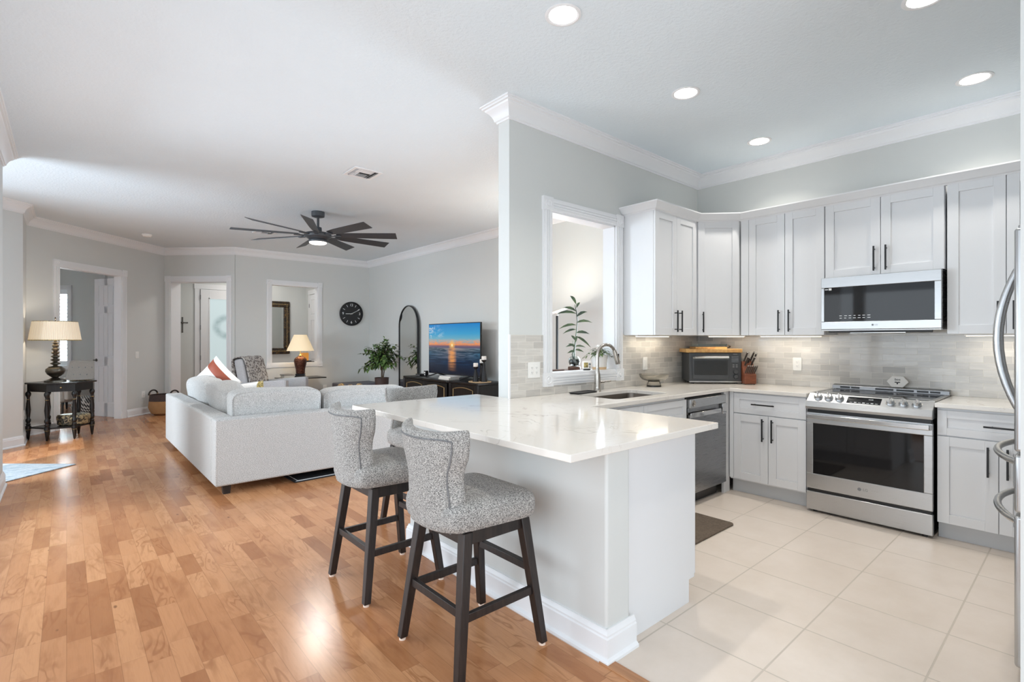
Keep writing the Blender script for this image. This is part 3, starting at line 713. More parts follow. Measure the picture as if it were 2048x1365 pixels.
# faucet
t = thing('kitchen_faucet', 'brushed nickel gooseneck pull-down faucet behind the sink', 'faucet', (3.262, 2.672, zt1), math.radians(-20))
obj('body', MB().lathe([(.030, 0), (.030, .008), (.027, .012), (.024, .04), (.026, .075), (.024, .12), (.017, .17), (.014, .19)], 24), 'nickel', t)
pts = [(0, 0, .18), (0, 0, .29)] + [(.085 - .085 * math.cos(a), 0, .29 + .092 * math.sin(a)) for a in [PI * k / 12 for k in range(1, 11)]]
pts = [(x, -x * 0.0, z) for x, y, z in pts]
obj('spout', MB().tube(pts, .0135, 14), 'nickel', t)
ex_, ez = pts[-1][0], pts[-1][2]
s = obj('spray_head', MB().tube([(ex_, 0, ez), (ex_ + .012, 0, ez - .03), (ex_ + .03, 0, ez - .09), (ex_ + .036, 0, ez - .115)], [.0145, .017, .021, .019], 16), 'nickel', t)
obj('button', MB().box(ex_ + .034, ex_ + .046, -.006, .006, ez - .075, ez - .03), 'blackplastic', s, bevel=.003)
obj('lever', MB().cyl((0, 0, .075), (.055, -.012, .078), .012, .011).tube([(.05, -.01, .078), (.075, -.014, .082), (.115, -.02, .085)], [.006, .005, .007], 10), 'nickel', t)

# dishwasher
t = thing('dishwasher', 'stainless steel dishwasher under the counter in the corner', 'dishwasher', (3.712, 2.105, 0), 0)
obj('door_panel', MB().box(.004, .598, 0, .03, .105, .735).box(.004, .598, .022, .03, .735, .79), 'steel_dark', t, bevel=.003)
obj('control_panel', MB().box(.004, .598, 0, .04, .79, .862), 'steel', t, bevel=.004)
obj('handle', MB().box(.004, .50, -.006, .004, .715, .752).box(.53, .598, -.004, .01, .70, .79), 'chrome', t, bevel=.003)
obj('body', MB().box(.01, .592, .04, .58, .10, .87), 'blackplastic', t)
obj('kick_plate', MB().box(.05, .56, .07, .085, 0.004, .10), 'blackplastic', t)
mm = MB(); mm.M = T(.055, 0, .826) @ RX(PI / 2); mm.lathe([(.026, 0), (.026, .004), (.018, .006), (.016, .004), (.008, .004), (.006, .012), (.001, .012)], 24)
obj('badge', mm, 'nickel', t)

# range
t = thing('range', 'stainless steel slide-in electric range with six knobs between the base cabinets', 'range', (4.36, 1.487, 0), -PI / 2)
w = .775
obj('body', MB().box(.006, w - .006, .03, .655, .03, .885), 'blackplastic', t)
d = obj('oven_door', MB().box(.0, w, 0, .03, .183, .300).box(0, w, 0, .03, .690, .772).box(0, .048, 0, .03, .30, .69).box(w - .05, w, 0, .03, .30, .69), 'steel', t, bevel=.004, smooth=False)
obj('window', MB().box(.046, w - .048, .004, .02, .298, .692), 'ovenglass', d)
obj('handle', MB().prism([(.004, -.006), (.012, -.036), (w - .012, -.036), (w - .004, -.006)], .728, .764), 'chrome', d, bevel=.006, seg=3)
obj('rack', MB().box(.06, w - .06, .0225, .024, .44, .443).box(.06, w - .06, .0225, .024, .40, .402).box(.06, w - .06, .0225, .024, .57, .572), 'chrome', d)
mm = MB(); mm.M = T(.355, -.0006, .243) @ RX(PI / 2); mm.lathe([(.012, 0), (.012, .001), (.009, .001)], 20, cap1=False); mm.M = Matrix.Identity(4); text_mb(mm, 'LG', .026, T(.392, -.0006, .243) @ FRONT)
obj('maker_badge', mm, 'grey_txt', d)
dr = obj('storage_drawer', MB().box(0, w, 0, .03, .018, .160), 'steel', t, bevel=.004)
obj('vent_gap', MB().box(.01, w - .01, .012, .03, .160, .183), 'blackplastic', t); obj('vent_gap', MB().box(.01, w - .01, .012, .03, .772, .796), 'blackplastic', t)
obj('foot', MB().cyl((.05, .05, 0), (.05, .05, .03), .018), 'blackplastic', t); obj('foot', MB().cyl((w - .05, .05, 0), (w - .05, .05, .03), .018), 'blackplastic', t)
# sloped control panel
cp = MB().loops([[(0, -.018, .800), (0, -.022, .82), (0, -.004, .862), (0, .075, .918), (0, .12, .912), (0, .12, .80)], [(w, -.018, .800), (w, -.022, .82), (w, -.004, .862), (w, .075, .918), (w, .12, .912), (w, .12, .80)]])
cp = obj('control_panel', cp, 'steel', t, bevel=.003, smooth=False)
sl = math.atan2(.056, .079)      # slope of the knob face
def panel(x, k):                 # frame on the sloped face; z = outwards
    return T(x, -.004 + .079 * k, .862 + .056 * k) @ RX(sl)
for x in (.075, .147, .219, .535, .610, .684):
    mm = MB(); mm.M = panel(x, .48)
    mm.lathe([(.030, 0), (.030, .004), (.026, .008), (.025, .024), (.020, .028), (.001, .028)], 24)
    kb = obj('knob', mm, 'steel', cp)
    mm = MB(); mm.M = panel(x, .48) @ RZ(.25); mm.box(-.005, .005, -.026, .022, .027, .040); obj('grip', mm, 'chrome', kb, bevel=.002)
mm = MB(); mm.M = panel(.375, .46); mm.box(-.105, .105, -.034, .034, .0, .0022); dsp = obj('display', mm, 'blackglass', cp)
mm = MB()
for k in range(7): mm.M = panel(.30 + .026 * k, .2); mm.box(-.008, .008, -.004, .002 if k % 2 else -.001, .0023, .0030)
obj('marking', mm, 'screen_txt', dsp)
mm = MB(); text_mb(mm, '12:30', .014, panel(.415, .6) @ T(0, 0, .0026)); obj('time_readout', mm, 'screen_txt', dsp)
mm = MB(); mm.M = T(0, 0, 0); mm.box(.03, w - .03, .085, .62, .913, .919); obj('cooktop', mm, 'blackglass', t, bevel=.002)
mm = MB()
for cx, cy, r in ((.20, .24, .10), (.20, .48, .075), (.56, .24, .115), (.56, .48, .075), (.385, .49, .05)):
    mm.lathe([(r, 0), (r, .0006), (r - .003, .0006), (r - .003, 0)], 40, (cx, cy, .919), False, False)
obj('burner_ring', mm, 'grey_txt', t)
obj('cooktop_frame', MB().box(0, .03, .075, .64, .905, .921), 'steel', t, bevel=.003); obj('cooktop_frame', MB().box(w - .03, w, .075, .64, .905, .921), 'steel', t, bevel=.003)
bg = obj('backguard', MB().loops([[(0, .60, .919), (0, .605, .950), (0, .652, .958), (0, .652, .90)], [(w, .60, .919), (w, .605, .950), (w, .652, .958), (w, .652, .90)]]), 'steel_dark', t, bevel=.003, smooth=False)
for x0, x1 in ((.06, .13), (.14, .20), (.31, .43), (.45, .56), (.58, .65), (.66, .72)): obj('vent_slot', MB().box(x0, x1, .598, .606, .928, .942), 'blackplastic', bg)

# microwave
t = thing('microwave', 'stainless steel over-the-range microwave above the cooktop', 'microwave', (4.61, 1.463, 0), -PI / 2)
w = .758
obj('body', MB().box(.004, w - .004, .03, .41, 1.412, 1.836), 'steel_dark', t, bevel=.002)
d = obj('door', MB().box(0, w, 0, .03, 1.418, 1.480).box(0, w, 0, .03, 1.752, 1.834).box(0, .024, 0, .03, 1.48, 1.752).box(w - .040, w, 0, .03, 1.48, 1.752), 'steel', t, bevel=.003, smooth=False)
wd = obj('window', MB().box(.022, w - .038, .003, .02, 1.478, 1.754), 'ovenglass', d)
mm = MB()
for r_ in range(2):
    for k in range(7): mm.box(.13 + .031 * k + random.uniform(0, .004), .15 + .031 * k + random.uniform(-.004, .002), .0018, .003, 1.505 + .018 * r_, 1.5095 + .018 * r_)
obj('marking', mm, 'screen_txt', wd)
mm = MB().box(.028, .05, .0018, .003, 1.735, 1.743); obj('logo_mark', mm, 'screen_txt', wd)
mm = MB(); mm.box(.055, .075, .0012, .003, 1.732, 1.749); obj('sticker', mm, 'plate', wd)
mm = MB(); text_mb(mm, 'LG', .016, T(.375, -.0005, 1.45) @ FRONT); mm.M = T(.352, -.0005, 1.45) @ RX(PI / 2); mm.lathe([(.0075, 0), (.0075, .0008), (.0055, .0008)], 16, cap1=False); obj('maker_badge', mm, 'grey_txt', d)
obj('vent_grille', MB().prism([(.05, .01), (w - .05, .01), (w - .09, .26), (.09, .26)], 1.392, 1.414), 'blackplastic', t, bevel=.004)
obj('base_lip', MB().box(0, w, 0, .05, 1.406, 1.417), 'steel', t, bevel=.003)
obj('lamp_cover', MB().box(.20, .55, .02, .05, 1.389, 1.393), 'chrome', t)

# refrigerator, seen edge-on at the right
t = thing('refrigerator', 'stainless steel refrigerator with curved handles at the right edge', 'refrigerator', (3.71, .209, 0), PI)
w = .91
obj('body', MB().box(.004, w - .004, .065, .78, .03, 1.772), 'steel_dark', t, bevel=.004)
for nm, x0, x1, z0, z1 in (('door', 0, w / 2 - .003, .895, 1.775), ('door', w / 2 + .003, w, .895, 1.775), ('drawer', 0, w, .656, .885), ('freezer_drawer', 0, w, .05, .645)):
    d = obj(nm, MB().box(x0, x1, 0, .06, z0, z1), 'steel_v', t, bevel=.012, seg=3)
    if nm == 'door':
        hx = w / 2 - .045 if x0 == 0 else w / 2 + .045
        pts = [(hx, .002 - .088 * math.sin(PI * k / 14) ** .8 if 0 < k < 14 else .004, .985 + .71 * k / 14) for k in range(15)]
        obj('handle', MB().tube(pts, [.011 + .004 * math.sin(PI * k / 14) for k in range(15)], 12), 'steel', d)
    else:
        zc = z1 - .045
        pts = [(.10 + (w - .2) * k / 14, .002 - .088 * math.sin(PI * k / 14) ** .8 if 0 < k < 14 else .004, zc) for k in range(15)]
        obj('handle', MB().tube(pts, .014, 12), 'steel', d)
obj('hinge_cover', MB().box(w - .12, w - .03, .01, .09, 1.776, 1.79), 'steel_dark', t, bevel=.004)
obj('foot', MB().cyl((w - .06, .09, 0), (w - .06, .09, .05), .022), 'blackplastic', t); obj('foot', MB().cyl((.06, .09, 0), (.06, .09, .05), .022), 'blackplastic', t)

# ---------------------------------------------------------------- things on the worktop
# toaster oven set across the corner
t = thing('toaster_oven', 'charcoal grey toaster oven set diagonally in the corner of the worktop', 'toaster oven', (4.505, 2.565, zt1), -PI / 4)
w = .49
obj('body', MB().box(0, w, .01, .27, .018, .298), 'charcoal', t, bevel=.012, seg=3)
obj('face', MB().box(.003, w - .003, 0, .012, .02, .296), 'charcoal', t, bevel=.004)
obj('base_rail', MB().box(.0, w, -.006, .02, .012, .026), 'steel', t, bevel=.004)
d = obj('oven_door', MB().box(.03, .37, -.010, 0, .045, .275), 'charcoal', t, bevel=.004)
obj('window', MB().box(.045, .355, -.012, -.009, .085, .225), 'smokeglass', d)
obj('cavity', MB().box(.05, .35, -.0095, -.0088, .088, .222), 'steel_dark', d)
obj('rack', MB().box(.05, .35, -.0088, -.0085, .11, .114).box(.05, .35, -.0088, -.0085, .12, .122), 'chrome', d)
obj('handle', MB().tube([(.04, -.014, .248), (.045, -.036, .252), (.20, -.040, .252), (.355, -.036, .252), (.36, -.014, .248)], .010, 10), 'steel', d)
obj('screen', MB().box(.395, .46, -.002, .002, .205, .265), 'steel_dark', t)
for z in (.115, .070):
    mm = MB(); mm.M = T(.432, 0, z) @ RX(PI / 2); mm.lathe([(.022, 0), (.022, .012), (.018, .018), (.001, .018)], 24); obj('knob', mm, 'charcoal', t)
mm = MB()
for kx in range(2):
    for kz in range(2): mm.box(.405 + .03 * kx, .422 + .03 * kx, -.003, .001, .158 + .018 * kz, .168 + .018 * kz)
mm.box(.41, .45, -.001, .001, .280, .288); obj('button', mm, 'grey_txt', t)
for x in (.04, w - .04): obj('foot', MB().cyl((x, .04, 0), (x, .04, .02), .014, n=12).cyl((x, .23, 0), (x, .23, .02), .014, n=12), 'blackplastic', t)
single('cutting_board', MB().box(-.04, .485, 0, .30, 0, .036), 'bamboo_board', 'thick striped bamboo cutting board lying on top of the toaster oven', 'cutting board', (4.507, 2.552, zt1 + .299), -PI / 4, bevel=.004)
t = thing('serving_tray', 'low wooden tray with clear rim lying on the cutting board', 'tray', (4.585, 2.535, zt1 + .336), -PI / 4)
obj('base', MB().box(0, .30, .03, .24, 0, .016), 'bamboo_board', t, bevel=.003); obj('rim', MB().box(.012, .30, .04, .046, .016, .045).box(.012, .30, .232, .238, .016, .045).box(.294, .30, .046, .232, .016, .045), 'glass', t)
obj('handle', MB().tube([(.30, .06, .02), (.325, .06, .03), (.345, .08, .022), (.35, .11, .012), (.34, .13, .008)], .005, 8), 'pewter', t)
# knife block with its knives
bx, by, br = 4.80, 2.165, -PI / 4
t = thing('knife_block', 'cherry wood knife block on the worktop beside the toaster oven', 'knife block', (bx, by, zt1), br)
obj('block', MB().loops([[(0, 0, .006), (0, 0, .095), (0, .035, .11), (0, .075, .215), (0, .13, .215), (0, .13, .006)], [(.105, 0, .006), (.105, 0, .095), (.105, .035, .11), (.105, .075, .215), (.105, .13, .215), (.105, .13, .006)]]), 'cherry', t, bevel=.003, smooth=False)
for x in (.012, .093): obj('foot', MB().cyl((x, .02, 0), (x, .02, .007), .007, n=10).cyl((x, .11, 0), (x, .11, .007), .007, n=10), 'blackplastic', t)
def knife(label, x, y, z, L, big):
    a = Vector((0.10, -.58, .80)).normalized()
    k = thing('kitchen_knife', label, 'knife', (0, 0, 0), br, 'knives in the cherry block')
    rot = RZ(br)
    k.location = Vector((bx, by, zt1)) + (rot @ Vector((x, y, z)))
    w_ = .009 if big else .0065
    p = [a * t_ for t_ in (-.012, .004, L * .5, L)]
    obj('handle', MB().tube(p[1:], [w_ * .85, w_, w_ * .9], 8), 'handle_horn', k)
    obj('bolster', MB().tube([a * -.012, a * .006], [w_ * .8, w_ * .9], 8), 'chrome', k)
    obj('butt_cap', MB().tube([a * L, a * (L + .006)], [w_ * .95, w_ * .8], 8), 'chrome', k)
for i, (x, nm) in enumerate(zip((.010, .027, .044, .061, .078, .095), ('first', 'second', 'third', 'fourth', 'fifth', 'sixth'))):
    knife('small steak knife in the lower row of the block, %s from the left' % nm, x, .018, .108, .085, False)
for i, (x, y, z, nm) in enumerate(((.022, .058, .178, 'front left'), (.022, .075, .222, 'rear left'), (.052, .066, .20, 'middle'), (.080, .058, .178, 'front right'), (.080, .075, .222, 'rear right'), (.100, .070, .21, 'far right'))):
    knife('large handled knife in the upper part of the block, %s' % nm, x, y, z, .10 if i != 2 else .06, True)
# pedestal bowl
t = thing('pedestal_bowl', 'clear ribbed glass pedestal bowl on the counter right of the sink', 'bowl', (3.985, 2.615, zt1))
obj('bowl', MB().lathe([(.05, .048), (.10, .062), (.122, .085), (.130, .112), (.127, .113), (.118, .088), (.098, .068), (.05, .055)], 48, rip=.0015, ripn=1), 'smokeglass', t)
obj('pedestal', MB().lathe([(.062, 0), (.062, .006), (.050, .046), (.052, .049)], 48, rip=.0018, ripn=1), 'smokeglass', t)
# black sink tray
single('sink_tray', MB().loops([[(x, y, 0) for x, y in rrect(.01, .26, .01, .105, .02)], [(x, y, .010) for x, y in rrect(0, .27, 0, .115, .025)], [(x, y, .010) for x, y in rrect(.008, .262, .008, .107, .02)], [(x, y, .004) for x, y in rrect(.014, .256, .014, .101, .02)]]), 'blackplastic', 'flat black sponge tray on the counter left of the faucet', 'tray', (2.955, 2.595, zt1 + .0005), .12)
# bee spoon rest
t = thing('hexagon_plaque', 'small white hexagon plaque with a bee leaning behind the cooktop', 'plaque', (4.972, 1.035, .958), -PI / 2)
hx = [(.072 * math.cos(PI / 3 * k), .045 + .052 * math.sin(PI / 3 * k)) for k in range(6)]
m = MB(); m.M = RX(math.radians(-14)); m.loops([[(x, 0, z) for x, z in hx], [(x, .010, z) for x, z in hx]]); obj('plate', m, 'pot_w', t, bevel=.003)
m = MB(); m.M = RX(math.radians(-14))
m.ball((0, -.001, .032), .005, .001, .009).ball((-.010, -.001, .04), .009, .0008, .004).ball((.010, -.001, .04), .009, .0008, .004)
text_mb(m, 'bee', .026, T(.0, -.0008, .062) @ FRONT); obj('bee_drawing', m, 'blackplastic', t)
# anti-fatigue mat
single('kitchen_mat', MB().prism(rrect(2.60, 3.628, 1.708, 2.03, .03), .001, .014), 'mat', 'brown woven floor mat on the kitchen tile in front of the sink cabinet', 'mat', bevel=.005)

# outlets and switches
def outlet(label, loc, rotz, kind='outlet', w=.074, h=.118):
    t = thing('wall_outlet' if kind != 'switch' else 'light_switch', label, 'outlet' if kind != 'switch' else 'switch', loc, rotz)
    obj('cover_plate', MB().box(-w / 2, w / 2, -.006, 0, -h / 2, h / 2), 'plate', t, bevel=.002)
    n = 2 if w > .1 else 1
    for k in range(n):
        cx = (k - (n - 1) / 2) * .046
        if kind == 'switch': obj('rocker', MB().box(cx - .016, cx + .016, -.010, -.005, -.033, .033), 'plate', t, bevel=.002)
        else:
            s = obj('socket', MB().box(cx - .016, cx + .016, -.008, -.005, -.034, .034), 'plate', t, bevel=.002)
            mm = MB()
            for dz in (.018, -.018): mm.box(cx - .007, cx - .005, -.0086, -.0075, dz - .004, dz + .005).box(cx + .005, cx + .007, -.0086, -.0075, dz - .003, dz + .004).box(cx - .002, cx + .002, -.0086, -.0075, dz - .010, dz - .006)
            obj('slot', mm, 'hole', s)
    return t
outlet('double white outlet and switch plate on the tile left of the pass-through', (2.628, YS - .0102, 1.110), 0, 'outlet', .12)
outlet('single white switch on the tile between pass-through and toaster oven', (4.056, YS - .0102, 1.115), 0, 'switch', .07)
outlet('white outlet with plugged adapter on the tile right of the knife block', (XW - .0102, 1.785, 1.115), -PI / 2)
outlet('white rocker switch on the grey wall right of the open double door', (.93, 11.08, 1.07), R4, 'switch')
outlet('white outlet near the floor beside the wicker basket', (1.03, 11.18, .36), R4)
outlet('white outlet low on the clock wall beside the dark ottoman', (4.05, YC - .0002, .34), 0)
outlet('white outlet low on the left jog behind the black console table', (-.4198, 9.15, .36), PI / 2)
# ---------------------------------------------------------------- counter stools (face local +x)
def superloop(hx, hy, z, e=.35, n=36, cx=0, cy=0, fn=None):
    out = []
    for j in range(n):
        a = 2 * PI * j / n; c, s_ = math.cos(a), math.sin(a)
        x = cx + hx * math.copysign(abs(c) ** e, c); y = cy + hy * math.copysign(abs(s_) ** e, s_)
        out.append((x, y, z))
    return out
def back_half_w(v):      # half width of the stool back, v 0..1 bottom to top
    pts = [(0, .178), (.10, .188), (.30, .180), (.48, .168), (.58, .176), (.72, .208), (.84, .222), (1, .220)]
    for (a, wa), (b, wb_) in zip(pts, pts[1:]):
        if v <= b:
            k = (v - a) / (b - a); k = k * k * (3 - 2 * k); return wa + (wb_ - wa) * k
    return pts[-1][1]
def back_x(v): return -.225 - .045 * v - .02 * math.sin(v * PI) * 0
def make_stool():
    t = thing('counter_stool', '', 'stool')
    # seat cushion
    m = MB(); ls = []
    for k, (g, z) in enumerate(((.86, .572), (.97, .582), (1, .610), (1, .645), (.975, .668), (.90, .682), (.70, .690), (.35, .694), (.02, .695))):
        lp = superloop(.222 * g, .222 * g, z, .30, 48, cx=-.022)
        ls.append([(x, y * (1 + .10 * (x + .022) / .222), zz) for x, y, zz in lp])
    m.loops(ls); obj('seat', m, 'stool', t, angle=60)
    # winged back
    m = MB(); ls = []; zb, zt = .572, .985; n = 44
    vs_ = [(-.004, .55), (.0, .8), (.02, 1.0)] + [(k / 14, 1.0) for k in range(1, 14)] + [(.965, 1.0), (.99, .92), (1.0, .7), (1.004, .3)]
    for v, sc_ in vs_:
        vv = min(1, max(0, v)); hw = back_half_w(vv); th = .036 * (1 - .15 * vv)
        lp = []
        for j in range(n):
            a = 2 * PI * j / n; c, s_ = math.cos(a), math.sin(a)
            y = hw * math.copysign(abs(c) ** .55, c) * (1 - (1 - sc_) * .05); q = (y / hw)
            wrap = (.060 + .03 * vv) * abs(q) ** 2.6
            x = back_x(vv) + wrap + th * sc_ * math.copysign(abs(s_) ** .7, s_)
            dip = -.018 * (1 - q * q) * max(0, (vv - .7) / .3)
            lp.append((x, y, zb + (zt - zb) * v + dip))
        ls.append(lp)
    m.loops(ls); bk = obj('backrest', m, 'stool', t, angle=60)
    m = MB()
    def bp(v, q):
        hw = back_half_w(v); th = .036 * (1 - .15 * v)
        c_ = abs(q) ** (1 / .55); off = th * math.sqrt(max(0, 1 - c_ * c_)) ** .7
        return (back_x(v) + (.060 + .03 * v) * abs(q) ** 2.6 - off - .001, q * hw, zb + (zt - zb) * v - .018 * (1 - q * q) * max(0, (v - .7) / .3))
    for sgn in (-1, 1):
        m.tube([bp(k / 20 * .90, .84 * sgn) for k in range(21)], .0036, 8)
    m.tube([bp(.90 + .035 * (1 - abs(-1 + k / 10) ** 6), -.84 + 1.68 * k / 20) for k in range(21)], .0036, 8)
    obj('piping', m, 'piping', bk)
    # swivel plate, apron, legs
    m = MB(); m.box(-.165, .165, -.175, -.15, .515, .570).box(-.165, .165, .15, .175, .515, .570).box(-.165, -.14, -.15, .15, .515, .570).box(.14, .165, -.15, .15, .515, .570)
    obj('apron', m, 'espresso', t, bevel=.003)
    obj('swivel_plate', MB().box(-.12, .12, -.12, .12, .560, .574), 'black', t)
    def legp(sx, sy, z):
        k = (z - .01) / .56
        return (sx * (.222 + (.152 - .222) * k), sy * (.218 + (.163 - .218) * k))
    for sx in (-1, 1):
        for sy in (-1, 1):
            m = MB(); ls = []
            for z, h in ((.012, .0175), (.57, .0225)):
                x, y = legp(sx, sy, z); ls.append([(x - h, y - h, z), (x + h, y - h, z), (x + h, y + h, z), (x - h, y + h, z)])
            m.loops(ls); lg = obj('leg', m, 'espresso', t, bevel=.003)
            x, y = legp(sx, sy, .01); obj('felt_pad', MB().cyl((x, y, 0), (x, y, .012), .015), 'pad', lg)
    def rail(p, q, z, h=.017, w_=.010):
        m = MB(); a = Vector((*p, z)); b = Vector((*q, z)); d = (b - a).normalized(); n_ = Vector((-d.y, d.x, 0)) * w_
        m.loops([[tuple(e_ + n_ * s1 + Vector((0, 0, h * s2))) for s1, s2 in ((-1, -1), (1, -1), (1, 1), (-1, 1))] for e_ in (a, b)])
        return obj('stretcher', m, 'espresso', t, bevel=.002)
    rail(legp(1, -1, .34), legp(1, 1, .34), .34, .016, .014); rail(legp(-1, -1, .262), legp(-1, 1, .262), .262)
    rail(legp(-1, -1, .255), legp(1, -1, .255), .245); rail(legp(-1, 1, .255), legp(1, 1, .255), .245)
    return t
st = make_stool(); st.location = (1.350, 1.815, 0); st['label'] = 'grey tweed counter stool nearest the camera at the peninsula corner'
st['group'] = 'counter stools around the peninsula'
s2 = relabel(copy_tree(st), 'grey tweed counter stool in the middle, directly behind the nearest stool'); s2.location = (1.352, 2.62, 0)
s3 = relabel(copy_tree(st), 'grey tweed counter stool at the far end of the peninsula, backing onto the sofa'); s3.location = (1.955, 3.235, 0); s3.rotation_euler = (0, 0, -PI / 2)
s3.location = (1.965, 3.215, 0)

# ---------------------------------------------------------------- sectional sofa
def cushion_mb(sx, sy, sz, e=.45, n=40, m_=18, wob=.012, seed=0):
    m = MB(); m.ball((0, 0, 0), sx, sy, sz, n, m_, e)
    rnd = random.Random(seed); ph = [rnd.uniform(0, 6) for _ in range(6)]
    m.v = [(x + wob * math.sin(9 * z + 7 * y + ph[0]), y + wob * math.sin(8 * x + 5 * z + ph[1]), z + wob * math.sin(7 * x + 6 * y + ph[2])) for x, y, z in m.v]
    return m
def place(m, M):
    m.v = [tuple(M @ Vector(p)) for p in m.v]; return m
SXo, SYo = .945, 4.885
t = thing('sectional_sofa', 'large light grey L-shaped sectional sofa with loose back cushions on the wood floor', 'sofa', (SXo, SYo, 0))
zb, zs = .085, .655; LX, LY = 2.12, 2.87; dp = .98
obj('back_panel', MB().box(0, .17, .171, LY, zb, zs), 'sofa', t, bevel=.016, seg=3)
obj('back_panel', MB().box(0, LX, 0, .17, zb, zs), 'sofa', t, bevel=.016, seg=3)
obj('seat_base', MB().box(.17, dp, .17, LY - .17, zb, .29).box(dp, LX - .17, .17, dp, zb, .29), 'sofa', t, bevel=.012)
obj('armrest', MB().box(.17, dp, LY - .17, LY, zb, .60), 'sofa', t, bevel=.02, seg=3)
obj('armrest', MB().box(LX - .17, LX, .17, dp, zb, .60), 'sofa', t, bevel=.02, seg=3)
for (x0, x1, y0, y1) in ((.17, .98, .17, .98), (.17, .98, .99, 1.83), (.17, .98, 1.84, 2.69), (.99, 1.94, .17, .98)):
    obj('seat_cushion', place(cushion_mb((x1 - x0) / 2, (y1 - y0) / 2, .085, .22, wob=.004), T((x0 + x1) / 2, (y0 + y1) / 2, .365)), 'sofa', t, angle=60)
# back cushions: two on the left run, two on the near run
obj('back_cushion', place(cushion_mb(.135, .56, .225, .42, seed=1), T(.315, 2.06, .665) @ RY(-.14)), 'sofa', t, angle=60)
obj('back_cushion', place(cushion_mb(.135, .46, .225, .42, seed=2), T(.315, 1.02, .665) @ RY(-.14)), 'sofa', t, angle=60)
def near_cushion(x0, x1, seed, top):
    hw = (x1 - x0) / 2; cz = .45 + (top - .45) / 2
    bc = obj('back_cushion', place(cushion_mb(hw, .115, (top - .45) / 2, .26, wob=.008, seed=seed), T((x0 + x1) / 2, .285, cz) @ RX(.10)), 'sofa', t, angle=60)
    m = MB(); pts = []
    for k in range(48):
        a = 2 * PI * k / 48; c, s_ = math.cos(a), math.sin(a)
        pts.append(((x0 + x1) / 2 + (hw - .012) * math.copysign(abs(c) ** .28, c), .185, cz + ((top - .45) / 2 - .012) * math.copysign(abs(s_) ** .28, s_)))
    m.tube(pts, .005, 6, closed=True); obj('piping', m, 'sofa', bc)
near_cushion(.155, .965, 3, .872); near_cushion(.985, 1.92, 4, .838)
for x, y in ((.10, .09), (.10, LY - .09), (LX - .10, .09), (dp - .1, LY - .1), (LX - .1, dp - .1)):
    m = MB(); m.loops([[(x - .026, y - .026, 0), (x + .026, y - .026, 0), (x + .026, y + .026, 0), (x - .026, y + .026, 0)], [(x - .034, y - .034, zb + .01), (x + .034, y - .034, zb + .01), (x + .034, y + .034, zb + .01), (x - .034, y + .034, zb + .01)]]); obj('leg', m, 'espresso', t)
# throw pillows
def pillow(name, label, loc, rot, sx, sz, th, matn, band=None, bandmat=None):
    t = thing(name, label, 'pillow', loc, 0); t.rotation_euler = rot
    m = MB(); n = 14; top = []; bot = []
    def pt(u, v, s_):
        k = (1 - abs(u) ** 2.6) * (1 - abs(v) ** 2.6); pin = 1 - .06 * (1 - abs(u) ** 2) * abs(v) ** 3
        pin2 = 1 - .06 * (1 - abs(v) ** 2) * abs(u) ** 3
        return (u * sx * pin2, s_ * th * max(0, k) ** .55, v * sz * pin)
    for s_ in (-1, 1):
        m.loops([[pt(-1 + 2 * i / n, -1 + 2 * j / n, s_) for i in range(n + 1)] for j in range(n + 1)], False, False, closed=False)
    c = obj('cover', m, matn, t, angle=70)
    if band:
        m = MB()
        for s_ in (-1, 1):
            m.loops([[(lambda p: (p[0], p[1] + s_ * .003, p[2]))(pt(band[0] + (band[1] - band[0]) * i / 6, -1 + 2 * j / n, s_)) for i in range(7)] for j in range(n + 1)], False, False, closed=False)
        obj('band', m, bandmat, t, angle=70)
    return t
pillow('throw_pillow', 'white pillow with a broad rust-brown leather band, standing highest on the sofa', (1.42, 7.30, .80), (0, -.78, -.72), .235, .235, .10, 'white_fabric', (.38, .80), 'rust')
pillow('throw_pillow', 'white pillow with gold brocade edge standing behind the near back cushion', (1.66, 6.90, .60), (0, -.12, -.72), .25, .205, .10, 'white_fabric', (.76, 1.0), 'gold_fabric')
# mat under the sofa
t = thing('floor_mat', 'black mat with white border line poking out from under the sofa', 'mat', (1.60, 4.90, 0), .03)
obj('mat_body', MB().box(0, .95, 0, .30, .001, .012), 'rubbermat', t, bevel=.003); obj('border_line', MB().box(.03, .92, .022, .030, .0122, .0135).box(.03, .038, .03, .28, .0122, .0135).box(.012, .94, .008, .013, .0122, .0135), 'plate', t)

# ---------------------------------------------------------------- television wall
t = thing('media_console', 'low black media console with gold trimmed doors along the television wall', 'console', (4.47, 8.05, 0), -PI / 2)
L = 2.18
obj('carcass', MB().box(.015, L - .015, .02, .52, .06, .665), 'ebony', t, bevel=.004)
obj('top', MB().prism([(0, .03), (.02, .0), (.70, .0), (.73, -.035), (1.42, -.035), (1.45, 0), (L - .02, 0), (L, .03), (L, .535), (0, .535)], .667, .70), 'ebony', t, bevel=.006)
obj('plinth', MB().box(.03, L - .03, .04, .5, 0, .06), 'ebony', t)
for x in (.03, .73, 1.45, L - .03):
    obj('pilaster', MB().cyl((x, .025, .06), (x, .025, .665), .028, n=14), 'ebony', t)
for x0, x1, y in ((.07, .69, .012), (.77, 1.41, -.022), (1.49, L - .07, .012)):
    d = obj('door', MB().box(x0, x1, y, y + .05, .08, .655), 'ebony', t, bevel=.003)
    m = MB(); xm = (x0 + x1) / 2
    pts = [(x0 + .06, y - .003, .14), (x0 + .06, y - .003, .585)] + [(x0 + .06 + (x1 - x0 - .12) * k / 10, y - .003, .585 + .030 * math.sin(PI * k / 10)) for k in range(1, 10)] + [(x1 - .06, y - .003, .585), (x1 - .06, y - .003, .14)]
    m.tube(pts, .006, 8, closed=True); obj('gold_moulding', m, 'gold', d)
    obj('knob', MB().ball((x1 - .035, y - .012, .38), .011), 'gold', d)
